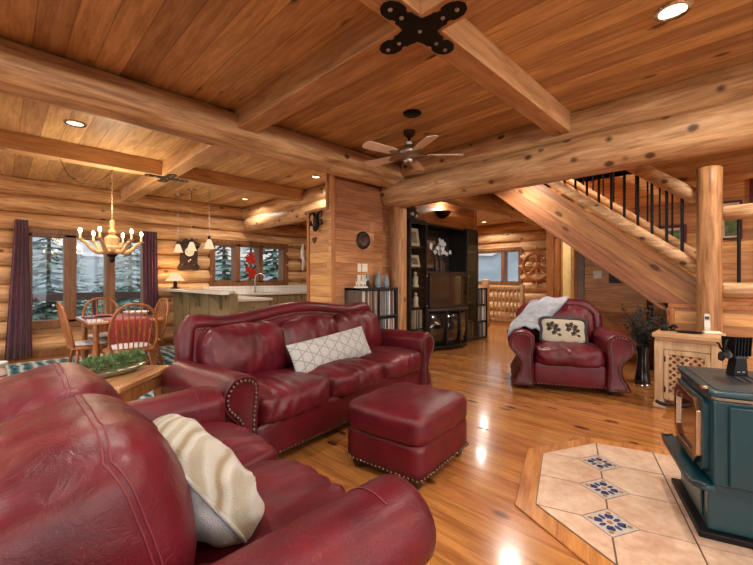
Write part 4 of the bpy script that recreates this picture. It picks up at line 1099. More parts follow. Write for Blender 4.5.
# ------------------------------------------------------------------ records, shelves and glass cabinets
rec_cols = [(196,190,180),(120,112,104),(86,92,100),(168,150,128),(70,66,64),(150,156,158),(214,208,196),(104,84,70),(136,120,112),(58,70,84)]
REC = [plain('record_sleeve_%d' % i, c, 0.55, var=0.2, nscale=25) for i, c in enumerate(rec_cols)]
rec_mesh = {}
def records(x0, x1, y, z, label, group, h=0.31, n=14, seed=0, d=0.29):
    rnd = random.Random(seed); x = x0+0.006
    w = (x1-x0-0.012)/n; proto = None
    for i in range(n):
        t = w*0.86; hh = h*rnd.uniform(0.96,1.0); mi = rnd.randrange(len(REC)); key = (round(w,4), mi, round(h,3))
        if key not in rec_mesh:
            o = part('record_sleeve', MB().bb(-t/2,t/2,0,d,0,h), REC[mi], smooth=0); rec_mesh[key] = o.data
        else:
            o = bpy.data.objects.new('record_sleeve', rec_mesh[key]); COL.objects.link(o)
        tag(o, label, 'record', group)
        o.location = (x+w/2, y+rnd.uniform(0,0.015), z); o.rotation_euler = (0, R(rnd.uniform(-0.6,0.6)), 0); x += w
def record_shelf():
    x0, x1, yf, yb, H = 3.045, 3.72, 3.32, 3.61, 1.09
    root = thing('record_shelf', 'dark cube record shelf against the panelled wall behind the long sofa', 'shelf', (0,0,0))
    part('side_panel', MB().bb(x0,x0+0.03,yf,yb,0,H), M['graywood'], root, bevel=0.003)
    part('side_panel', MB().bb(x1-0.03,x1,yf,yb,0,H), M['blackwood'], root, bevel=0.003)
    part('top_board', MB().bb(x0,x1,yf,yb,H-0.03,H), M['blackwood'], root, bevel=0.003)
    part('back_board', MB().bb(x0,x1,yb-0.008,yb,0,H-0.03), M['blackwood'], root)
    xm = (x0+x1)/2
    part('divider', MB().bb(xm-0.012,xm+0.012,yf,yb-0.008,0.0,H-0.03), M['blackwood'], root, bevel=0.002)
    for z in (0.0, 0.36, 0.72): part('shelf_board', MB().bb(x0+0.03,x1-0.03,yf,yb-0.008,z,z+0.02), M['blackwood'], root, bevel=0.002)
    records(x0+0.035,xm-0.016,yf+0.02,0.7405,'record sleeve in the upper left compartment of the dark cube shelf','records in the upper left cube',d=0.26,seed=1)
    records(xm+0.016,x1-0.035,yf+0.02,0.7405,'record sleeve in the upper right compartment of the dark cube shelf','records in the upper right cube',d=0.26,seed=2)
    records(xm+0.016,x1-0.035,yf+0.02,0.3805,'record sleeve in the right compartment one row down in the dark cube shelf','records in the second row cube',d=0.26,seed=3)
record_shelf()
def vase_bottle(x, y, s, lab):
    tag(part('bottle_vase', MB().lathe([(0.032*s,0),(0.042*s,0.02*s),(0.044*s,0.09*s),(0.03*s,0.14*s),(0.014*s,0.165*s),(0.012*s,0.2*s),(0.018*s,0.21*s),(0.001,0.21*s)], 20), M['slate'], smooth=50, loc=(x,y,1.0905)), lab, 'bottle vase')
vase_bottle(3.46,3.43,0.85,'blue-grey bottle vase, left one of the trio on the record shelf')
vase_bottle(3.545,3.51,1.12,'tallest blue-grey bottle vase, middle of the trio on the record shelf')
vase_bottle(3.60,3.42,0.85,'blue-grey bottle vase, right one of the trio nearest the log post')
cj = thing('candle_jar', 'slim dark candle holder with a pale blue top left of the bottle vases', 'candle', (3.37,3.53,1.0905))
part('stand', MB().lathe([(0.03,0),(0.03,0.01),(0.02,0.03),(0.02,0.09),(0.001,0.09)], 16), M['iron'], cj, smooth=50)
part('candle', MB().cyl((0,0,0.09),(0,0,0.165),0.024), M['slate'], cj)
an = thing('animal_ornament', 'small white cut-out animal ornament on the record shelf', 'ornament', (3.15,3.42,1.0905))
part('base', MB().bb(-0.09,0.09,-0.03,0.03,0,0.018), M['paper'], an, bevel=0.003)
for i, (x, s_) in enumerate(((-0.055,0.9),(0.005,1.15),(0.06,0.95))):
    part('animal', MB().prism([(x+a*s_*1.2, 0.018+b*s_) for a, b in ((-0.02,0),(-0.014,0),(-0.012,0.03),(0.008,0.03),(0.012,0),(0.018,0),(0.02,0.05),(0.034,0.08),(0.03,0.10),(0.02,0.085),(0.012,0.06),(-0.018,0.055),(-0.028,0.075),(-0.024,0.04))], -0.006, 0.006), M['paper'], an, bevel=0.002)

YF, YB = 3.87, 4.285
def tower(x0, x1, label, hx):
    root = thing('glass_tower_cabinet', label, 'cabinet', (0,0,0)); H = 2.14; B = M['black']
    part('side_panel', MB().bb(x0,x0+0.025,YF+0.02,YB,0,H), B, root, bevel=0.003)
    part('side_panel', MB().bb(x1-0.025,x1,YF+0.02,YB,0,H), B, root, bevel=0.003)
    part('top_board', MB().bb(x0,x1,YF+0.02,YB,H,H+0.025), B, root, bevel=0.003)
    part('back_board', MB().bb(x0+0.025,x1-0.025,YB-0.01,YB,0.05,H), M['graywood'], root)
    part('plinth', MB().bb(x0+0.025,x1-0.025,YF+0.03,YB-0.01,0,0.05), B, root)
    for z in (0.05, 0.37, 0.72, 1.05, 1.38, 1.72): part('shelf_board', MB().bb(x0+0.025,x1-0.025,YF+0.05,YB-0.01,z,z+0.018), B, root, bevel=0.002)
    fr = MB(); a, b = x0+0.002, x1-0.002
    fr.bb(a,a+0.035,YF,YF+0.018,0.03,H); fr.bb(b-0.035,b,YF,YF+0.018,0.03,H); fr.bb(a+0.035,b-0.035,YF,YF+0.018,H-0.05,H); fr.bb(a+0.035,b-0.035,YF,YF+0.018,0.03,0.08)
    d = part('door', fr, B, root, bevel=0.003)
    part('glass_pane', MB().bb(a+0.035,b-0.035,YF+0.006,YF+0.011,0.08,H-0.05), M['smoke'], d, smooth=0)
    for z in (1.25, 0.75): part('handle', MB().sphere((hx,YF-0.014,z),0.014,10,(1,1,1.4)), M['steel'], d, smooth=180)
    return root
tower(4.62, 5.07, 'tall black glass-door cabinet next to the log post, holding pictures and records', 5.045)
tower(6.30, 6.70, 'tall black glass-door cabinet on the hall side of the display unit', 6.325)
records(4.66,5.03,YF+0.06,0.3885,'record sleeve standing behind the glass of the cabinet by the log post','records in the glass cabinet by the post',h=0.30,n=12,seed=5)
records(4.66,5.03,YF+0.06,0.0685,'record sleeve on the bottom shelf of the cabinet by the log post','records on the bottom of the post-side cabinet',h=0.29,n=12,seed=6)
records(6.335,6.665,YF+0.06,0.0685,'record sleeve on the bottom shelf of the hall-side glass cabinet','records in the hall-side glass cabinet',h=0.29,n=12,seed=7)
def pic(x, y, z, w, h, tilt, frame, art, label, rz=0, th=0.018, name='framed_picture', mat_=None):
    root = thing(name, label, 'picture', (x,y,z), rz); root.rotation_euler = (R(tilt),0,rz); fw = 0.12*min(w,h)
    f_ = MB(); f_.bb(-w/2,w/2,0,th,0,fw).bb(-w/2,w/2,0,th,h-fw,h).bb(-w/2,-w/2+fw,0,th,fw,h-fw).bb(w/2-fw,w/2,0,th,fw,h-fw)
    part('frame', f_, frame, root, bevel=0.002)
    m_ = fw*1.9
    part('mount', MB().bb(-w/2+fw,w/2-fw,th*0.45,th,fw,h-fw), mat_ or M['paper'], root, smooth=0)
    part('print', MB().bb(-w/2+m_,w/2-m_,th*0.3,th*0.5,m_,h-m_), art, root, smooth=0)
    return root
pic(4.86,3.96,1.74,0.24,0.30,-8,M['white'],plain('sepia_print',(160,140,120),0.6,var=0.4,nscale=20),'white framed picture on the top shelf of the cabinet by the log post')
pic(4.87,3.955,1.40,0.24,0.20,-12,M['ivory'],plain('grey_print',(120,112,108),0.6,var=0.5,nscale=20),'small tilted photo frame on the second shelf of the cabinet by the log post')
def figurine(x, y, z, s, lab):
    root = thing('figurine', lab, 'figurine', (x,y,z))
    part('body', MB().lathe([(0.05*s,0),(0.055*s,0.01),(0.035*s,0.05*s),(0.042*s,0.11*s),(0.025*s,0.15*s),(0.012*s,0.165*s),(0.001,0.17*s)], 16), M['paper'], root, smooth=60)
    part('head', MB().sphere((0,0,0.19*s),0.027*s,12), M['paper'], root, smooth=180)
    part('wing', MB().cushion((0.045*s,0.01,0.10*s),(0.06*s,0.02,0.12*s),2.5,n=8), M['paper'], root, smooth=180)
figurine(4.87,3.97,1.0685,1.15,'white figurine on the middle shelf of the cabinet by the log post')
figurine(4.88,3.97,0.7385,1.1,'white figurine just above the records in the cabinet by the log post')

def media():
    root = thing('display_cabinet', 'bow-fronted black display cabinet with glass case between the two tall cabinets', 'cabinet', (0,0,0))
    B = M['black']; x0, x1 = 5.075, 6.295; xm = (x0+x1)/2
    def bow(d): return [(x0+(x1-x0)*i/16, YF-d*math.sin(PI*i/16)**0.8) for i in range(17)]
    fr = bow(0.24)
    part('base_board', MB().prism(fr+[(x1,YB),(x0,YB)], 0.03, 0.075, 'xy'), B, root, bevel=0.003)
    part('case_floor', MB().prism(bow(0.26)+[(x1,YB),(x0,YB)], 0.66, 0.70, 'xy'), M['brown'], root, bevel=0.004)
    part('back_board', MB().bb(x0,x1,YB-0.01,YB,0.03,2.11), M['blackwood'], root)
    part('top_board', MB().bb(x0,x1,YF+0.03,YB,2.11,2.14), B, root, bevel=0.003)
    part('shelf_board', MB().bb(x0,x1,YF+0.03,YB,1.295,1.33), M['brown'], root, bevel=0.004)
    for i in range(4):
        part('foot', MB().cyl((fr[[1,6,10,15][i]][0],fr[[1,6,10,15][i]][1]+0.04,0),(fr[[1,6,10,15][i]][0],fr[[1,6,10,15][i]][1]+0.04,0.03),0.03), B, root)
    for i in range(4):
        seg = fr[i*4:i*4+5]
        vs = [(x, y+0.012, 0.09) for x, y in seg]+[(x, y+0.012, 0.65) for x, y in seg]
        P = [[(x,y+0.014,0.09),(x,y+0.014,0.65)] for x, y in seg]
        g = part('curved_door', MB().grid(P, 0.008), M['darkglass'], root, smooth=180)
    for i in (0,4,8,12,16):
        x, y = fr[i]; x = min(max(x, x0+0.02), x1-0.02); part('stile', MB().bb(x-0.02,x+0.02,y-0.004,y+0.03,0.075,0.66), B, root, bevel=0.003)
    part('base_back', MB().bb(x0+0.02,x1-0.02,YF+0.02,YF+0.03,0.075,0.66), M['brown'], root)
    # glazed case
    fr2 = MB(); gy = YF-0.04
    for (a, b) in ((x0+0.01,x0+0.05),(x1-0.24,x1-0.20),(x1-0.05,x1-0.01)): fr2.bb(a,b,gy,gy+0.03,0.70,1.295)
    fr2.bb(x0+0.01,x1-0.01,gy,gy+0.03,1.255,1.295); fr2.bb(x0+0.01,x1-0.01,gy,gy+0.03,0.70,0.735)
    c_ = part('glass_case', fr2, M['brown'], root, bevel=0.004)
    part('glass_pane', MB().bb(x0+0.05,x1-0.24,gy+0.012,gy+0.018,0.735,1.255), plain('dark_screen', (38,34,30), 0.04, 0, 1.0, coat=1.0, var=0.02), c_, smooth=0)
    part('glass_pane', MB().bb(x1-0.20,x1-0.05,gy+0.012,gy+0.018,0.735,1.255), M['smoke'], c_, smooth=0)
    for z in (0.87, 1.0, 1.13): part('side_shelf', MB().bb(x1-0.21,x1-0.04,gy+0.03,YB-0.02,z,z+0.012), M['brown'], root)
    part('side_panel', MB().bb(x1-0.232,x1-0.215,gy+0.03,YB-0.02,0.70,1.295), B, root)
    part('case_body', MB().bb(x0+0.04,x1-0.24,gy+0.05,YB-0.02,0.70,1.28), B, root)
media()
for i, z in enumerate((0.8825, 1.0125, 1.1425)):
    tag(part('glass_goblet', MB().lathe([(0.028,0),(0.004,0.006),(0.004,0.035),(0.03,0.06),(0.034,0.085),(0.031,0.085),(0.026,0.062),(0.001,0.04)], 16), M['ivory'], smooth=60, loc=(6.17,3.96,z)), ('pale goblet on the lowest little shelf beside the glass case','pale goblet on the middle little shelf beside the glass case','pale goblet on the top little shelf beside the glass case')[i], 'goblet')
rack = thing('record_rack', 'narrow low black record rack at the hall end of the cabinets', 'shelf', (0,0,0))
for (a, b, c_, d_) in ((6.72,6.74,0,1.02),(7.08,7.10,0,1.02)): part('side_panel', MB().bb(a,b,YF+0.02,YB,c_,d_), M['black'], rack, bevel=0.002)
for z in (0.02, 0.35, 0.68, 1.0): part('shelf_board', MB().bb(6.74,7.08,YF+0.02,YB,z,z+0.02), M['black'], rack, bevel=0.002)
for k, (z, w_) in enumerate(((0.0405,'lowest'),(0.3705,'middle'),(0.7005,'top'))):
    records(6.75,7.07,YF+0.035,z,'record sleeve in the %s compartment of the narrow record rack' % w_,'records in the %s rack compartment' % w_,h=0.285,n=10,seed=11+k)
sc_ = thing('cat_sculpture', 'slender black cat sculpture on the narrow record rack', 'sculpture', (6.86,4.05,1.0205))
part('body', MB().lathe([(0.04,0),(0.05,0.03),(0.035,0.1),(0.018,0.16),(0.022,0.19),(0.001,0.215)], 14), M['iron'], sc_, smooth=60)
part('tail', MB().tube(catmull([(0.04,0,0.02),(0.09,0,0.04),(0.12,0,0.015)],5), [0.012]*11, 8), M['iron'], sc_, smooth=180)
def flowers():
    root = thing('flower_arrangement', 'white flower bouquet in dark vases in the open niche of the display unit', 'flower arrangement', (5.50,3.99,1.3305))
    for (x, y, s_) in ((-0.02,0.0,1.0),(0.16,0.03,1.15),(0.27,0.05,0.9)):
        part('vase', MB().lathe([(0.04*s_,0),(0.05*s_,0.05*s_),(0.035*s_,0.14*s_),(0.02*s_,0.19*s_),(0.028*s_,0.22*s_),(0.001,0.22*s_)], 16, (x,y,0)), M['brown'], root, smooth=60)
    rnd = random.Random(9); g = MB(); st_ = MB(); lv = MB()
    for i in range(46):
        a = rnd.uniform(0,2*PI); rr = rnd.uniform(0.02,0.24); c_ = Vector((0.12+rr*math.cos(a)*1.25, 0.02+rr*0.45*math.sin(a), 0.40+0.14*rnd.uniform(-1,1)*(1-rr)+0.04))
        st_.tube([(0.1,0.02,0.2), tuple((Vector((0.1,0.02,0.2))+c_)/2+Vector((0,0,0.03))), tuple(c_)], 0.003, 5)
        for k in range(6):
            w_ = 2*PI*k/6; q = c_+Vector((0.024*math.cos(w_), -0.01, 0.024*math.sin(w_))); g.sphere(tuple(q), 0.017, 6, (1,0.5,1))
    for i in range(30):
        a = rnd.uniform(0,2*PI); c_ = Vector((0.12+0.22*math.cos(a), 0.02, 0.36+0.13*math.sin(a))); lv.sphere(tuple(c_), 0.03, 6, (0.5,0.3,1.2))
    part('stems', st_, M['leafdark'], root); part('blossoms', g, M['petal'], root, smooth=180); part('leaves', lv, M['leafdark'], root, smooth=180)
flowers()
pic(5.56,4.17,1.335,0.56,0.64,-5,M['brown'],plain('dusky_print',(110,70,50),0.5,var=0.4,nscale=8),'large brown framed picture behind the white flowers in the niche',mat_=plain('dusky_mount',(146,120,96),0.6))
tb = thing('twig_wreath', 'tangled dried twig ball on top of the cabinet by the log post', 'twig ball', (4.86,4.06,2.165))
tm = MB(); rnd = random.Random(2)
for i in range(26):
    n_ = Vector((rnd.uniform(-1,1),rnd.uniform(-1,1),rnd.uniform(-1,1))).normalized(); a = n_.orthogonal().normalized(); b = n_.cross(a); rr = rnd.uniform(0.10,0.125)
    tm.tube([tuple(Vector((0,0,0.128))+(a*math.cos(q)+b*math.sin(q))*rr) for q in [2*PI*k/16 for k in range(16)]], 0.006, 5, True)
part('twigs', tm, plain('dried_twig', (92,84,78), 0.8), tb, smooth=180)
part('pods', MB().sphere((0.05,-0.09,0.17),0.03,8).sphere((-0.06,-0.08,0.1),0.035,8).sphere((0.02,-0.1,0.07),0.03,8), M['petal'], tb, smooth=180)
def sconce(label='half-bowl uplight glowing on the wall above the display unit', loc=(6.05,4.299,2.49), rz=0.0, power=14, group=None):
    root = thing('wall_sconce', label, 'wall light', loc, rz, group)
    n = 16; prof = [(0.02,-0.13),(0.09,-0.115),(0.16,-0.07),(0.2,0.0),(0.19,0.0),(0.15,-0.062),(0.08,-0.105),(0.015,-0.12)]
    part('bowl', MB().lathe(prof, 20, ang=PI, start=PI), M['brown'], root, smooth=50)
    part('wall_plate', MB().bb(-0.06,0.06,-0.012,0,-0.1,0.0), M['brown'], root, bevel=0.003)
    part('bulb', MB().sphere((0,-0.08,-0.03),0.03,10,(1,1,1)), M['bulb'], root, smooth=180)
    L = bpy.data.lights.new('sconce_lamp', 'POINT'); L.energy = power; L.color = (1,0.86,0.70); L.shadow_soft_size = 0.04
    lo = bpy.data.objects.new('sconce_lamp', L); COL.objects.link(lo); lo.parent = root; lo.location = (0,-0.09,0.03)
sconce()
for (x, y, rz) in ((-0.5,Y0+0.001,PI),(2.3,Y0+0.001,PI),(5.4,Y0+0.001,PI),(X0+0.001,-2.95,PI/2),(X0+0.001,3.5,PI/2),(X0+0.001,7.2,PI/2)):  # unseen uplights, added to brighten the ceiling by bounce
    sconce('added half-bowl uplight on an unseen wall, brightening the ceiling', (x, y, 2.42 if y > Y0+0.1 else 2.42), rz, 190, 'added fill uplights outside the view')
# ------------------------------------------------------------------ hall
def wheel():
    root = thing('ship_wheel', 'wooden ship wheel hanging on the log wall of the far hall', 'ship wheel', (9.90,4.03,1.54))
    Rx = Matrix.Rotation(R(90), 4, 'Y')
    ring = [(0, 0.345*math.cos(q), 0.345*math.sin(q)) for q in [2*PI*i/48 for i in range(48)]]
    part('rim', MB().tube(ring, 0.042, 10, True), M['trim'], root, smooth=180)
    ring2 = [(-0.03, 0.365*math.cos(q), 0.365*math.sin(q)) for q in [2*PI*i/48 for i in range(48)]]
    part('rim_band', MB().tube(ring2, 0.012, 6, True), M['trim'], root, smooth=180)
    part('hub', MB().lathe([(0.001,0.06),(0.05,0.055),(0.085,0.03),(0.09,-0.03),(0.001,-0.03)], 20, M=Matrix.Rotation(R(-90),4,'Y')), M['oak'], root, smooth=50)
    for k in range(8):
        a = PI/4*k+PI/2; c_, s_ = math.cos(a), math.sin(a)
        ts = [0.06,0.12,0.2,0.3,0.38,0.41,0.45,0.49,0.52]; rs = [.02,.016,.024,.016,.02,.014,.024,.02,.006]
        part('spoke', MB().tube([(0, t*c_, t*s_) for t in ts], rs, 8), M['oak'], root, smooth=60)
wheel()
def hall_rail():
    root = thing('baluster_railing', 'pale pine baluster railing at the far hall stairs', 'railing', (0,0,0))
    part('newel_post', MB().log((9.0,4.98,0),(9.0,4.98,1.19),0.10,seed=4,n=18), M['log_z'], root, smooth=60)
    part('top_rail', MB().bb(9.25,9.31,4.18,4.97,0.93,1.0), M['pine_pale'], root, bevel=0.006)
    part('bottom_rail', MB().bb(9.25,9.31,4.18,4.97,0.10,0.17), M['pine_pale'], root, bevel=0.006)
    for i in range(7): part('baluster', MB().bb(9.265,9.295,4.24+i*0.108,4.275+i*0.108,0.17,0.93), M['pine_pale'], root, bevel=0.004)
    part('end_post', MB().bb(9.23,9.33,4.09,4.18,0,1.06), M['pine_pale'], root, bevel=0.006)
hall_rail()
bk = thing('wall_shelf_unit', 'narrow pale shelf unit seen through the doorway beside the switch plate', 'shelf', (9.66,3.058,0))
part('back_board', MB().bb(-0.2,0.2,-0.02,0,0,2.2), M['pine_top'], bk)
part('upright', MB().bb(-0.2,-0.17,-0.16,-0.02,0,2.2), M['pine_top'], bk); part('upright', MB().bb(0.17,0.2,-0.16,-0.02,0,2.2), M['pine_top'], bk)
for z in (0.4,0.8,1.1,1.4,1.7): part('shelf_board', MB().bb(-0.17,0.17,-0.2,-0.02,z,z+0.03), M['pine_top'], bk)
sp = thing('switch_plate', 'double ivory switch plate on the panelled wall under the stairs', 'switch plate', (6.5995,1.745,1.27))
part('plate', MB().bb(-0.008,0,-0.058,0.058,-0.058,0.058), M['ivory'], sp, bevel=0.003)
for y in (-0.026,0.026): part('rocker', MB().bb(-0.012,-0.007,y-0.017,y+0.017,-0.032,0.032), M['white'], sp, bevel=0.002)
vg = thing('wall_vent', 'dark wall vent on the panelling just under the stair stringer', 'vent', (6.5995,1.47,1.21))
part('grille_frame', MB().bb(-0.01,0,-0.12,0.12,-0.075,0.075), M['brown'], vg, bevel=0.003)
for i in range(6): part('slat', MB().bb(-0.014,-0.009,-0.105,0.105,-0.06+i*0.022,-0.05+i*0.022), M['iron'], vg)

# ------------------------------------------------------------------ staircase
SX = 5.5
def sz(y): return 0.85+0.796*(y-0.77)     # lower edge of the stringer
def stairs():
    root = thing('staircase', 'pine staircase rising from the landing on the right up to the left through the ceiling', 'staircase', (0,0,0))
    ye = 3.10
    part('stringer', MB().prism([(0.70,0.92),(0.86,sz(0.86)),(ye,sz(ye)),(2.36,2.715),(0.42,sz(0.42)+0.6),(0.42,0.92)], SX-0.03, SX+0.03, 'yz'), M['stringer'], root, bevel=0.004)
    part('edge_moulding', MB().prism([(0.70,sz(0.70)-0.01),(ye,sz(ye)-0.01),(ye,sz(ye)+0.03),(0.70,sz(0.70)+0.03)], SX-0.05, SX-0.031, 'yz'), M['stringer'], root, bevel=0.004)
    for k in range(1, 10):
        z = 0.92+0.199*k; y = 0.42+0.25*k
        part('tread', MB().bb(SX+0.03,6.59,y-0.03,y+0.26,z-0.035,z), M['oak_top'], root, bevel=0.004)
        part('riser', MB().bb(SX+0.03,6.59,y-0.0,y+0.018,z-0.19,z-0.036), M['stringer'], root)
    part('soffit', MB().prism([(0.75,sz(0.75)+0.03),(ye,sz(ye)+0.03),(ye,sz(ye)+0.05),(0.75,sz(0.75)+0.05)], SX+0.03, 6.59, 'yz'), M['stringer'], root)
stairs()
def landing():
    lw = MB(); lw.bb(SX-0.02,SX+0.06,Y0,0.66,0,0.87); struct(part('wall_landing', lw, M['panel_y'], smooth=0))
    struct(part('floor_landing', MB().bb(SX+0.06,6.6,Y0,0.7,0.86,0.92), M['oak_top'], smooth=0))
    struct(part('trim_7', MB().bb(SX-0.045,SX+0.06,Y0,0.72,0.87,0.92), M['trim_h'], bevel=0.005))
    struct(part('trim_8', MB().bb(SX-0.045,SX+0.03,0.66,0.73,0,0.87), M['trim'], bevel=0.005))
    struct(part('trim_9', MB().bb(6.05,6.5,1.02,1.06,0,1.08), M['trim'], bevel=0.005))
landing()
tag(part('log_post', MB().log((5.36,0.355,0),(5.36,0.355,2.385),0.106,seed=51,n=24,amp=0.05), M['post_z'], smooth=60), 'thick peeled log newel post standing behind the console table at the stair foot', 'post')
def railing(x, y0, y1, name, label, ys, r1, r2, rb, z1, z2, slope):
    root = thing(name, label, 'railing', (0,0,0))
    def zz(z, y): return z+slope*(y-0.47)
    part('handrail', MB().log((x,y0,zz(z2,y0)),(x,y1,zz(z2,y1)),r2,seed=61+x,n=16,step=0.3), M['log_y'], root, smooth=60)
    part('bottom_rail', MB().log((x,y0,zz(z1,y0)),(x,y1,zz(z1,y1)),r1,seed=71+x,n=16,step=0.3), M['log_y'], root, smooth=60)
    for y in ys: part('baluster', MB().cyl((x,y,zz(z1,y)+0.02),(x,y,zz(z2,y)-0.02),rb,n=10), M['iron'], root, smooth=40)
    return root
railing(5.44, 0.44, 2.6, 'stair_railing', 'log stair railing with thick black balusters climbing left from the newel post', [0.59+0.139*i for i in range(14)], 0.068, 0.078, 0.016, 1.33, 2.10, 0.80)
railing(6.42, 0.55, 2.9, 'stair_railing', 'thinner far-side stair railing with slim black balusters near the panelled wall', [0.80+0.137*i for i in range(14)], 0.06, 0.06, 0.011, 1.44, 2.16, 0.80)
railing(5.5, Y0, 0.26, 'landing_railing', 'level log railing with black balusters along the landing right of the newel post', [0.13-0.15*i for i in range(20)], 0.085, 0.08, 0.016, 1.08, 1.90, 0.0)
pp = pic(6.5995,0.846,1.62,0.36,0.32,0,M['burg_frame'],M['art'],'burgundy framed green print on the stair wall behind the black balusters',R(-90),0.03)
pp.location.x = 6.565
pp = pic(6.565,0.23,1.70,0.21,0.49,0,M['burg_frame'],M['art'],'burgundy framed green print above the landing, right of the newel post',R(-90),0.03)
tag(part('wall_hanging', MB().bb(-0.015,0,-0.16,0.16,0,0.32), M['burg_frame'], bevel=0.004, loc=(6.595,-0.10,2.12)), 'red wall hanging at the right edge above the landing', 'wall hanging')

# ------------------------------------------------------------------ hearth and stove
PH = R(18.3)
def hearth():
    root = thing('tile_hearth', 'octagonal hearth of peach floor tiles with blue inset tiles under the green stove', 'hearth', (2.43,0.61,0), PH)
    T = 0.335
    poly = [(-0.645,0.0),(-0.33,0.335),(0.32,0.335),(0.675,0.0),(0.675,-1.45),(-0.645,-1.45)]
    part('wood_border', MB().prism(offset_poly(poly, 0.10), 0.0005, 0.010, 'xy'), wood('hearth_border', (146,90,46), (192,132,74), 'x', 'Object', 1.0, rough=0.22, coat=0.5), root, bevel=0.003)
    part('grout', MB().prism(poly, 0.0100, 0.0125, 'xy'), M['grout'], root)
    # tiles clipped to the outline, corners cut for the inset tiles
    def clip(P, n, d):
        out = []
        for i in range(len(P)):
            a, b = P[i], P[(i+1)%len(P)]; fa = a[0]*n[0]+a[1]*n[1]-d; fb = b[0]*n[0]+b[1]*n[1]-d
            if fa <= 0: out.append(a)
            if fa*fb < 0:
                t = fa/(fa-fb); out.append((a[0]+(b[0]-a[0])*t, a[1]+(b[1]-a[1])*t))
        return out
    g = 0.004; q = 0.118; tl = MB()
    cents = [(-0.335,0.0),(0.0,0.0),(0.335,0.0)]
    lines = []
    pc = poly
    for i in range(-3,3):
        for j in range(-5,1):
            s0, t0 = i*T, j*T
            P = [(s0+g,t0+g),(s0+T-g,t0+g),(s0+T-g,t0+T-g),(s0+g,t0+T-g)]
            for (cx, cy) in cents:
                for sx in (-1,1):
                    for sy in (-1,1):
                        if all(sx*(p[0]-cx) > -0.01 and sy*(p[1]-cy) > -0.01 for p in P):
                            n = (-sx, -sy); P = clip(P, n, n[0]*cx+n[1]*cy-(q+2*g))
            for k in range(len(pc)):
                a, b = pc[k], pc[(k+1)%len(pc)]
                e = (b[0]-a[0], b[1]-a[1]); n = (-e[1], e[0]); L_ = math.hypot(*n); n = (n[0]/L_, n[1]/L_)
                P = clip(P, n, n[0]*a[0]+n[1]*a[1]-0.004) if len(P) > 2 else P
            if len(P) > 2: tl.prism(P, 0.0126, 0.0155, 'xy')
    part('floor_tiles', tl, M['hearth'], root, smooth=0)
    for (cx, cy) in cents:
        d = part('inset_tile', MB().prism([(cx+q,cy),(cx,cy+q),(cx-q,cy),(cx,cy-q)], 0.0126, 0.0155, 'xy'), M['deco'], root, smooth=0, label='grey inset tile with blue flower pattern')
        b = MB(); c_ = MB()
        for k in range(4):
            a = PI/4+k*PI/2
            for (dr, da) in ((0.045,0.0),(0.05,0.62),(0.05,-0.62)):
                x, y = cx+dr*math.cos(a+da), cy+dr*math.sin(a+da); a2 = a+da
                pl = [(x+0.02*math.cos(w_)*math.cos(a2)-0.011*math.sin(w_)*math.sin(a2), y+0.02*math.cos(w_)*math.sin(a2)+0.011*math.sin(w_)*math.cos(a2)) for w_ in [2*PI*i/12 for i in range(12)]]
                b.prism(pl, 0.0155, 0.0160, 'xy')
            x, y = cx+0.082*math.cos(k*PI/2), cy+0.082*math.sin(k*PI/2)
            part('tan_dot', MB().prism([(x+0.012*math.cos(w_), y+0.012*math.sin(w_)) for w_ in [2*PI*i/10 for i in range(10)]], 0.0155, 0.0160, 'xy'), M['deco_tan'], d, smooth=0)
            a = k*PI/2
            b.prism([(cx+0.062*math.cos(a)+0.02*math.cos(w_)*math.sin(a)+0.004*math.sin(w_)*math.cos(a), cy+0.062*math.sin(a)-0.02*math.cos(w_)*math.cos(a)+0.004*math.sin(w_)*math.sin(a)) for w_ in [2*PI*i/10 for i in range(10)]], 0.0155, 0.0160, 'xy')
        c_.prism([(cx+0.014*math.cos(w_), cy+0.014*math.sin(w_)) for w_ in [2*PI*i/12 for i in range(12)]], 0.0155, 0.0160, 'xy')
        part('blue_petals', b, M['deco_blue'], d, smooth=0); part('tan_dot', c_, M['deco_tan'], d, smooth=0)
hearth()
def st2w(s, t, z=0.0):
    c_, s_ = math.cos(PH), math.sin(PH); return (2.43+s*c_-t*s_, 0.61+s*s_+t*c_, z)
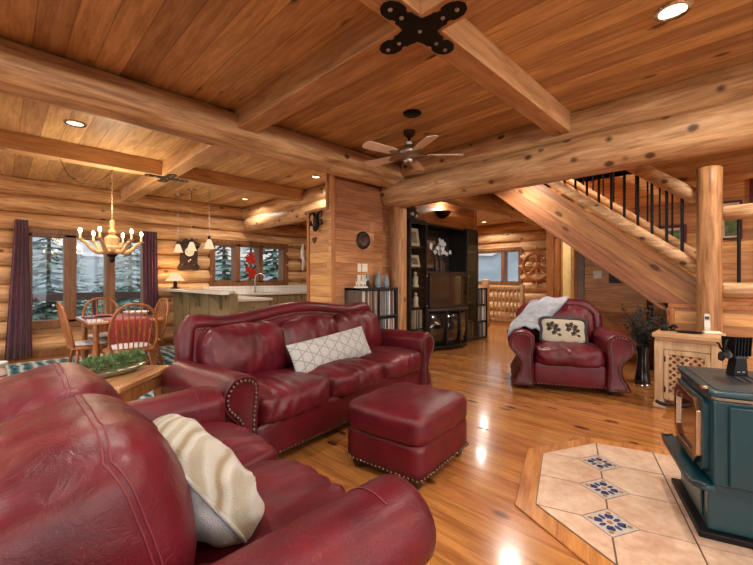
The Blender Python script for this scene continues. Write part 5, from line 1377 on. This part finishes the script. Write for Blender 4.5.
def stove():
    # local: front faces -y, x to the right when facing the front
    root = thing('wood_stove', 'dark teal enamel wood stove with glass door standing on the tile hearth', 'stove', st2w(-0.012,-0.655,0.0158), PI+PH)
    T = M['teal']; D0 = -0.255; D1 = 0.29
    part('base_plate', MB().bb(-0.265,0.265,-0.30,0.24,0,0.03), M['iron'], root, bevel=0.006)
    part('pedestal', MB().bb(-0.235,0.235,-0.262,0.22,0.03,0.25), T, root, bevel=0.008)
    part('ash_door', MB().bb(-0.17,0.17,-0.272,-0.262,0.06,0.22), T, root, bevel=0.006)
    part('body', MB().bb(-0.275,0.275,D0,D1,0.25,0.640), T, root, bevel=0.012, seg=3)
    for sx in (-1,1):
        part('side_panel', MB().bb(min(sx*0.277,sx*0.292),max(sx*0.277,sx*0.292),-0.20,0.27,0.262,0.62), T, root, bevel=0.008)
    led = [(-0.31,-0.255),(-0.31,-0.29),(-0.285,-0.325),(-0.24,-0.345),(0.24,-0.345),(0.285,-0.325),(0.31,-0.29),(0.31,-0.255)]
    part('ash_ledge', MB().prism(led, 0.235, 0.262, 'xy'), T, root, bevel=0.008, seg=3)
    part('ledge_rim', MB().tube(catmull([(a,b+0.004,0.264) for a,b in led[1:-1]],4), 0.007, 8), M['stovetop'], root, smooth=180)
    top = [(-0.295,-0.235),(-0.275,-0.272),(0.275,-0.272),(0.295,-0.235),(0.295,0.31),(-0.295,0.31)]
    part('top_moulding', MB().prism(offset_poly(top,-0.012), 0.638, 0.655, 'xy'), M['dullbrass'], root, bevel=0.004)
    part('top_plate', MB().prism(top, 0.655, 0.682, 'xy'), T, root, bevel=0.010, seg=3)
    part('cooking_surface', MB().prism([(-0.265,-0.22),(-0.25,-0.242),(0.25,-0.242),(0.265,-0.22),(0.265,0.28),(-0.265,0.28)], 0.682, 0.686, 'xy'), M['stovetop'], root, bevel=0.002)
    for i in range(7): part('top_groove', MB().bb(-0.12,0.06,-0.09+i*0.035,-0.083+i*0.035,0.686,0.689), M['iron'], root)
    # door: brass frame with cut corners, glass, arch
    def fr(w, z0, z1, c_): return [(-w,z0+c_),(-w+c_,z0),(w-c_,z0),(w,z0+c_),(w,z1-c_),(w-c_,z1),(-w+c_,z1),(-w,z1-c_)]
    dpl = part('door', MB().prism(fr(0.225,0.285,0.625,0.02), -0.278, -0.252), T, root, bevel=0.005)
    o_, i_ = fr(0.205,0.30,0.61,0.05), fr(0.165,0.34,0.575,0.045); f = MB(); n = 8
    vs = [(a,-0.298,b) for a,b in o_]+[(a,-0.298,b) for a,b in i_]+[(a,-0.276,b) for a,b in o_]+[(a,-0.276,b) for a,b in i_]
    fs = []
    for k in range(n):
        l = (k+1)%n
        fs += [(k,l,n+l,n+k),(k,2*n+k,2*n+l,l),(n+k,n+l,3*n+l,3*n+k),(2*n+k,3*n+k,3*n+l,2*n+l)]
    f.add(vs, fs); part('brass_frame', f, M['brass'], dpl, bevel=0.004)
    part('door_glass', MB().prism(fr(0.163,0.342,0.573,0.044), -0.284, -0.279), plain('stove_glass', (52,38,34), 0.05, 0, 1.0, coat=1.0), dpl, smooth=0)
    h = part('door_handle', MB().tube(catmull([(-0.245,-0.275,0.46),(-0.26,-0.32,0.45),(-0.275,-0.345,0.45),(-0.285,-0.37,0.46)],5), [0.007]*6+[0.011]*8+[0.010]*2, 10), M['iron'], dpl, smooth=180)
    part('damper_knob', MB().sphere((0.245,-0.277,0.686),0.016,10,(1.4,1,0.6)), M['brass'], root, smooth=180)
stove()
def stove_fan():
    root = thing('stove_fan', 'black heat-powered fan with cooling fins standing on the wood stove', 'fan', st2w(0.15-0.040,-0.66+0.058,0.7025), R(-45))
    root.scale = (0.68,0.68,0.98)
    part('base', MB().prism([(-0.055,0),(0.055,0),(0.045,0.09),(-0.03,0.09)], -0.035, 0.035), M['iron'], root, bevel=0.003)
    part('foot_slots', MB().bb(-0.028,-0.008,-0.037,-0.034,0.016,0.022).bb(0.008,0.028,-0.037,-0.034,0.016,0.022), M['steel'], root)
    part('module', MB().bb(-0.05,0.05,-0.045,0.045,0.09,0.102), M['stovetop'], root, bevel=0.003)
    for i in range(6):
        x = -0.06+i*0.024; part('fin', MB().prism([(-0.05,0.102),(0.05,0.102),(0.062,0.20-0.002*i),(-0.062,0.205)], x-0.004, x+0.004, 'yz'), M['iron'], root, bevel=0.002)
    part('hub', MB().cyl((-0.065,0,0.13),(-0.105,0,0.13),0.014), M['iron'], root)
    for k in range(4):
        a = PI/2*k+0.5; P = []
        for i in range(7):
            r_ = 0.012+0.055*i/6; w_ = 0.02*math.sin(PI*(0.15+0.85*i/6*0.9)); c_, s_ = math.cos(a), math.sin(a)
            P.append([(-0.098-0.012*v_, r_*c_-v_*w_*s_, 0.13+r_*s_+v_*w_*c_) for v_ in (-1,-0.5,0,0.5,1)])
        part('blade', MB().grid(P, 0.002), M['stovetop'], root, smooth=180)
stove_fan()

# ------------------------------------------------------------------ console, phone and vase
def console():
    root = thing('console_table', 'pale pine console cabinet with a lattice door between armchair and stove', 'console table', (4.55,0.445,0), R(-90))
    P = M['pine_pale']; w = 0.20; d = 0.17
    top = [(-w-0.048,-d-0.05),(w+0.048,-d-0.05),(w+0.048,d+0.02),(-w-0.048,d+0.02)]
    part('table_top', MB().prism(top, 0.66, 0.70, 'xy'), M['pine_top'], root, bevel=0.008, seg=3)
    part('top_moulding', MB().bb(-w-0.03,w+0.03,-d-0.025,d+0.01,0.63,0.66), M['pine_top'], root, bevel=0.008)
    for sx in (-1,1):
        for sy in (-1,1):
            l = part('leg', MB().bb(sx*w-0.035,sx*w+0.035,sy*(d-0.03)-0.035,sy*(d-0.03)+0.035,0.0,0.63), P, root, bevel=0.005)
            part('foot_block', MB().bb(sx*w-0.048,sx*w+0.048,sy*(d-0.03)-0.048,sy*(d-0.03)+0.048,0.0,0.045), P, l, bevel=0.008)
    part('apron', MB().bb(-w+0.035,w-0.035,-d+0.005,-d+0.03,0.55,0.63), P, root, bevel=0.003)
    part('back_panel', MB().bb(-w+0.035,w-0.035,d-0.04,d-0.02,0.08,0.63), M['oak_dark'], root)
    part('bottom_board', MB().bb(-w+0.035,w-0.035,-d+0.03,d-0.04,0.08,0.10), P, root)
    for sx in (-1,):
        a, b = -(w-0.037), w-0.037
        fr = MB(); fr.bb(a,a+0.035,-d-0.005,-d+0.018,0.09,0.545).bb(b-0.035,b,-d-0.005,-d+0.018,0.09,0.545).bb(a+0.035,b-0.035,-d-0.005,-d+0.018,0.505,0.545).bb(a+0.035,b-0.035,-d-0.005,-d+0.018,0.09,0.13)
        dr = part('door', fr, P, root, bevel=0.003)
        lt = MB(); cx = (a+b)/2; hw_, z0, z1 = (b-a)/2-0.03, 0.125, 0.51
        k = -12
        for k in range(-16,17):
            off = k*0.042
            for sg in (-1,1):
                pts = []
                # line z = zc + sg*(x-cx) clipped to the opening
                zc = (z0+z1)/2+off*1.414
                xs = [cx-hw_, cx+hw_]
                lo_, hi_ = xs
                if sg > 0: lo_ = max(lo_, cx+(z0-zc)); hi_ = min(hi_, cx+(z1-zc))
                else: lo_ = max(lo_, cx-(z1-zc)); hi_ = min(hi_, cx-(z0-zc))
                if hi_-lo_ > 0.02:
                    y = -d+0.005 if sg > 0 else -d+0.011
                    p, q = Vector((lo_,y,zc+sg*(lo_-cx))), Vector((hi_,y,zc+sg*(hi_-cx))); t_ = (q-p).normalized(); nn = Vector((-t_.z,0,t_.x))*0.008; dd = Vector((0,0.003,0))
                    lt.add([p+nn-dd,q+nn-dd,q-nn-dd,p-nn-dd,p+nn+dd,q+nn+dd,q-nn+dd,p-nn+dd], [(0,1,2,3),(7,6,5,4),(0,4,5,1),(1,5,6,2),(2,6,7,3),(3,7,4,0)])
        part('lattice', lt, P, dr, smooth=0)
        for z in (0.18,0.46): part('hinge', MB().bb(sx*(w-0.045)-0.006,sx*(w-0.045)+0.006,-d-0.009,-d-0.004,z-0.025,z+0.025), M['iron'], dr)
console()
ph = thing('cordless_phone', 'white cordless phone standing in its cradle on the pine console', 'phone', (4.64,0.30,0.7005), R(-78))
part('cradle', MB().bb(-0.05,0.075,-0.05,0.06,0,0.02), M['ivory'], ph, bevel=0.008)
hs = part('handset', MB().prism([(-0.025,0.0),(0.025,0.0),(0.024,0.15),(0.018,0.162),(-0.018,0.162),(-0.024,0.15)], -0.012, 0.014, inset=0.004), M['steel'], ph, loc=(-0.02,0.005,0.018), rot=(R(-14),0,0))
part('screen', MB().bb(-0.016,0.016,-0.014,-0.011,0.105,0.135), M['black'], hs)
for i in range(4):
    for j in range(3): part('key', MB().bb(-0.017+j*0.012,-0.008+j*0.012,-0.0145,-0.011,0.035+i*0.015,0.044+i*0.015), M['white'], hs)
tr = tag(part('oval_tray', MB().lathe([(0.001,0.004),(0.085,0.004),(0.1,0.014),(0.104,0.014),(0.088,0.0),(0.001,0.0)], 28, M=Matrix.Diagonal((0.6,1.0,1,1))), M['iron'], smooth=50, loc=(4.53,0.44,0.701)), 'flat black oval tray on the pine console', 'tray')
wo_ = thing('metal_ornament', 'small dark metal ornament with a coiled end on the left end of the pine console', 'ornament', (4.57,0.60,0.7005), R(-70))
part('coil', MB().tube([(0.035+(0.03-0.0012*k)*math.cos(k*0.5), -0.012+0.001*k, 0.034+(0.03-0.0012*k)*math.sin(k*0.5)) for k in range(22)], 0.008, 7), M['iron'], wo_, smooth=180)
part('body', MB().sphere((-0.03,0,0.03), 0.03, 12, (1.3,0.8,0.9)), M['iron'], wo_, smooth=180)
part('bar', MB().tube([(-0.06,0.02,0.006),(0.07,0.02,0.006)], 0.006, 6), M['iron'], wo_)
part('knob', MB().sphere((0.0,0.01,0.07),0.014,8), M['brown'], wo_, smooth=180)
def vase():
    root = thing('floor_vase', 'tall dark glass floor vase with dried leafy branches between armchair and console', 'vase', (5.22,0.92,0))
    part('vase_body', MB().lathe([(0.055,0),(0.075,0.01),(0.08,0.05),(0.062,0.18),(0.055,0.32),(0.075,0.43),(0.07,0.43),(0.05,0.32),(0.055,0.18),(0.07,0.06),(0.001,0.04)], 22), plain('dark_vase_glass', (26,28,32), 0.08, coat=0.6), root, smooth=60)
    part('foot_ring', MB().lathe([(0.078,0),(0.088,0.004),(0.084,0.014),(0.076,0.012)], 22), M['chrome'], root, smooth=60)
    rnd = random.Random(12); st_ = MB(); lv = MB()
    for i in range(26):
        a = rnd.uniform(0,2*PI); sp_ = rnd.uniform(0.05,0.24); hh = rnd.uniform(0.58,0.90)
        p = [Vector((0,0,0.3)), Vector((sp_*0.25*math.cos(a),sp_*0.25*math.sin(a),0.3+(hh-0.3)*0.45)), Vector((sp_*math.cos(a),sp_*math.sin(a),hh))]
        c_ = catmull(p, 6); st_.tube(c_, 0.003, 5)
        for k in range(4, len(c_)):
            for m_ in range(4):
                d = Vector((rnd.uniform(-1,1),rnd.uniform(-1,1),rnd.uniform(-0.3,0.9))).normalized(); s_ = d.orthogonal().normalized()*0.011
                b = c_[k]; t_ = b+d*rnd.uniform(0.035,0.06); m2 = (b+t_)/2; nn = d.cross(s_).normalized()*0.004
                lv.add([b, m2+s_, t_, m2-s_, m2+nn], [(0,1,4),(1,2,4),(2,3,4),(3,0,4)])
    part('branches', st_, M['bark'], root); part('leaves', lv, M['leafdark'], root, smooth=0)
vase()

# ------------------------------------------------------------------ ceiling fan and lights
def cfan():
    x, y = 3.04, 2.56
    root = thing('ceiling_fan', 'five-blade ceiling fan with pale wooden blades and nickel motor', 'ceiling fan', (x, y, CEIL))
    part('canopy', MB().lathe([(0.03,-0.065),(0.055,-0.04),(0.062,0.0),(0.001,0)], 20), M['brown'], root, smooth=50)
    part('down_rod', MB().cyl((0,0,-0.12),(0,0,-0.05),0.014), M['brown'], root)
    part('motor', MB().lathe([(0.02,-0.11),(0.055,-0.125),(0.05,-0.15),(0.085,-0.175),(0.105,-0.205),(0.1,-0.24),(0.07,-0.26),(0.05,-0.275),(0.06,-0.29),(0.055,-0.33),(0.03,-0.35),(0.001,-0.355)], 26), M['steel'], root, smooth=50)
    for k in range(5):
        a = R(-45+72*k); c_, s_ = math.cos(a), math.sin(a)
        Mx = Matrix.Rotation(a,4,'Z')@Matrix.Translation((0,0,-0.25))@Matrix.Rotation(R(11),4,'X')
        pol = [(0.19,-0.05),(0.22,-0.058),(0.50,-0.068),(0.545,-0.062),(0.565,-0.03),(0.565,0.03),(0.545,0.062),(0.50,0.068),(0.22,0.058),(0.19,0.05)]
        b = part('blade', MB().prism(pol, -0.004, 0.004, 'xy', M=Mx), M['fanblade'], root, bevel=0.002)
        part('blade_iron', MB().prism([(0.08,-0.015),(0.17,-0.02),(0.2,-0.045),(0.25,-0.02),(0.262,0.0),(0.25,0.02),(0.2,0.045),(0.17,0.02),(0.08,0.015)], -0.010, -0.0045, 'xy', M=Mx), M['steel'], b, bevel=0.002)
cfan()
tag(part('ceiling_grille', MB().lathe([(0.001,-0.016),(0.075,-0.014),(0.085,-0.006),(0.085,0),(0.001,0)], 28), M['iron'], smooth=40, loc=(2.73,2.26,CEIL-0.0005)), 'round black ceiling cover beside the ceiling fan', 'ceiling cover')
P0 = 19
downlight(2.74,0.34,'round recessed ceiling light near the top right, over the stove', power=P0)
downlight(0.55,4.76,'recessed ceiling light over the near left of the dining table', power=P0)
downlight(3.40,4.69,'recessed ceiling light beside the top of the stub wall', power=P0*0.8, r=0.06)
downlight(3.38,6.96,'small recessed ceiling light in the kitchen ceiling near the window', power=P0*0.8, r=0.06)
downlight(7.66,4.35,'bright recessed ceiling light in the far hall', power=P0*1.2)
EXTRA = 'added fill lights outside the view'  # unseen downlights added to light the room more evenly
for i, (x, y, pw) in enumerate(((0.6,0.3,1),(0.35,2.0,1),(2.75,2.9,0.0),(-1.2,1.0,1),(-1.2,3.9,1),(1.0,-1.6,1),(2.9,-1.6,1),(5.0,6.2,.9),(-1.2,6.4,1),(9.3,5.2,1.6),(8.6,6.4,1),(5.0,2.4,1.6),(4.8,0.0,.9),(4.9,-1.9,.9),(9.2,2.2,1.2),(7.6,2.4,.8))):
    if pw: downlight(x, y, 'added recessed light outside the view, filling the room', power=P0*pw, group=EXTRA)

L = bpy.data.lights.new('stairwell_fill', 'AREA');  # unseen lamp added to lift the dark stairwell
wl_ = thing('recessed_light', 'added unseen ceiling light brightening the dark upper stairwell', 'ceiling light', (6.0, 2.2, 4.4995), 0, None)
part('trim_ring', MB().lathe([(0.065,-0.001),(0.07,-0.012),(0.09,-0.004),(0.09,0.0),(0.065,-0.0005)], 24), M['white'], wl_)
part('lens', MB().lathe([(0.0001,-0.004),(0.065,-0.003),(0.065,-0.001),(0.0001,-0.001)], 24), M['lens'], wl_)
L.shape = 'DISK'; L.size = 0.13; L.energy = 110; L.color = (1,0.86,0.7)
lo = bpy.data.objects.new('stairwell_fill', L); COL.objects.link(lo); lo.parent = wl_; lo.location = (0,0,-0.014)

# ------------------------------------------------------------------ outdoors
gm = MB(); n = 24; P = [[(-40+110*i/n, 8.3+60*j/n, -1.6-1.5*j/n+0.3*noise.noise(Vector((i*0.7,j*0.7,0)))) for j in range(n+1)] for i in range(n+1)]
gm.grid(P); gm.bb(10.4,70,-30,8.3,-1.8,-1.6).bb(-40,-2.9,-40,8.2,-1.8,-1.6).bb(-2.9,10.4,-40,-3.5,-1.8,-1.6)
struct(part('ground', gm, M['ground'], smooth=180))
hm = MB(); P = []
for i in range(60):
    a = R(-30+180*i/59); r_ = 120; hgt = 9+9*noise.noise(Vector((i*0.21,0,2)))+4*noise.noise(Vector((i*0.6,3,1)))
    P.append([(r_*math.cos(a)*(1+0.25*j/4), r_*math.sin(a)*(1+0.25*j/4), -3+(hgt+3)*(j/4)**0.8) for j in range(5)])
hm.grid(P, 2.0); struct(part('ground_hills', hm, M['hill'], smooth=180))
dk = thing('deck_railing', 'dark wooden deck railing outside the dining window', 'railing', (0,0,0))
part('top_board', MB().bb(-3,4.4,9.85,9.99,0.76,0.92), M['deck'], dk, bevel=0.006)
for i in range(6): part('post', MB().bb(-2.9+i*1.44,-2.8+i*1.44,9.86,9.96,-0.1,0.76), M['deck'], dk)
part('glass_infill', MB().bb(-3,4.4,9.90,9.908,0.0,0.74), M['glass'], dk)
struct(part('floor_deck', MB().bb(-4,4.5,8.1,10.0,-0.2,-0.08), M['deck'], smooth=0))
def conifer(h, seed, mat, label, dens=1.0):
    rnd = random.Random(seed); root = thing('conifer_tree', label, 'tree', (0,0,0), 0, 'conifers outside the windows')
    part('trunk', MB().cyl((0,0,0),(0,0,h),0.02*h,0.004*h,8), M['bark'], root)
    g = MB(); tiers = int(30*dens)
    for t in range(tiers):
        u = t/tiers; z = h*(0.06+0.92*u); L = h*0.24*(1-u)**0.85+0.08; nb = int(6+10*(1-u))
        for k in range(nb):
            a = rnd.uniform(0,2*PI); l = L*rnd.uniform(0.6,1.1); dr = rnd.uniform(-0.45,-0.1)
            pr = Vector((0,0,z)); d = Vector((math.cos(a),math.sin(a),dr)); s_ = Vector((-math.sin(a),math.cos(a),0))
            segs = 4
            for q in range(segs):
                b = pr+d*l*(0.1+0.9*q/segs)+Vector((0,0,0.12*l*(q/segs)**2)); w_ = l*0.24*(1-0.75*q/segs)
                e = b+d*l*0.3
                for sg in (-1,1):
                    tip = b+d*l*0.2+s_*sg*w_+Vector((0,0,-0.10*l*rnd.random()))
                    g.add([b, e, tip, b+Vector((0,0,-0.05*l))], [(0,1,2),(0,2,3),(0,3,1),(1,3,2)])
    part('foliage', g, mat, root, smooth=0); return root
def place_dir(u, dist):
    # a spot outdoors seen in the direction of a column of the view, dist metres from the viewer's ground
    return (dist*(u+3.5)/537.4, dist*(756.5-u)/537.4)
t1 = conifer(7.2, 1, M['conifer'], 'tall pointed conifer outside the left pane of the dining window')
x, y = place_dir(49, 17); t1.location = (x, y, -2.2)
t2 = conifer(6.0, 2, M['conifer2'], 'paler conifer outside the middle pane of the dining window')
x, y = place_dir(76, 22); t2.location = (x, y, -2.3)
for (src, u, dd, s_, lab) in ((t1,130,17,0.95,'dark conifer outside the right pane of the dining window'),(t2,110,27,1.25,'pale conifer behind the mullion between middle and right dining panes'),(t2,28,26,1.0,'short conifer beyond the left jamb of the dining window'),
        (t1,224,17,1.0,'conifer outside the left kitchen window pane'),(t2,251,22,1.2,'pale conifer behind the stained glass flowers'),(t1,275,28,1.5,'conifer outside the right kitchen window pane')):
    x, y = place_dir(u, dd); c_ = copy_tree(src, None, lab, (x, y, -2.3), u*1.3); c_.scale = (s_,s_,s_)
def bush(seed, label, u, dist, s_):
    rnd = random.Random(seed); root = thing('bare_shrub', label, 'shrub', (*place_dir(u, dist), -1.9), 0, 'pale shrubs below the deck')
    g = MB()
    for i in range(160):
        a = rnd.uniform(0,2*PI); e = rnd.uniform(0.2,1.5); l = s_*rnd.uniform(0.6,1.2)
        d = Vector((math.cos(a)*math.cos(e),math.sin(a)*math.cos(e),math.sin(e))); m_ = d*l*0.55+Vector((rnd.uniform(-.15,.15),rnd.uniform(-.15,.15),0.1)); tip = d*l
        g.tube([(0,0,0),tuple(m_),tuple(tip)], [0.03*s_/2,0.016*s_/2,0.006], 4)
        for k in range(5):
            q = m_+(tip-m_)*(k/4.0); dd = Vector((rnd.uniform(-1,1),rnd.uniform(-1,1),rnd.uniform(-.4,1)))*0.30
            g.tube([tuple(q),tuple(q+dd)], [0.008,0.004], 3)
    part('twigs', g, M['shrub'], root, smooth=0)
bush(1, 'pale bare shrub outside the middle pane of the dining window', 97, 13, 1.4)
bush(3, 'pale bare shrub outside the left pane of the dining window', 38, 11.0, 1.0)

# ------------------------------------------------------------------ camera and view
cam = bpy.data.cameras.new('camera'); co = bpy.data.objects.new('camera', cam); COL.objects.link(co)
cam.sensor_fit = 'HORIZONTAL'; cam.sensor_width = 36.0; cam.lens = 36.0*380.0/753.0
cam.clip_start = 0.03; cam.clip_end = 400
co.location = (0,0,1.2); co.rotation_euler = (R(90),0,R(-45))
cam.shift_y = (279.0-282.5)/753.0
sc.camera = co
vs_ = sc.view_settings
vs_.view_transform = 'Standard'; vs_.look = 'None'; vs_.gamma = 1.0; vs_.use_curve_mapping = False; vs_.exposure = 0.2
sc.cycles.max_bounces = 10; sc.cycles.diffuse_bounces = 6; sc.cycles.glossy_bounces = 4; sc.cycles.transparent_max_bounces = 16
sc.cycles.use_denoising = True; sc.cycles.sample_clamp_indirect = 6.0; sc.cycles.caustics_reflective = False
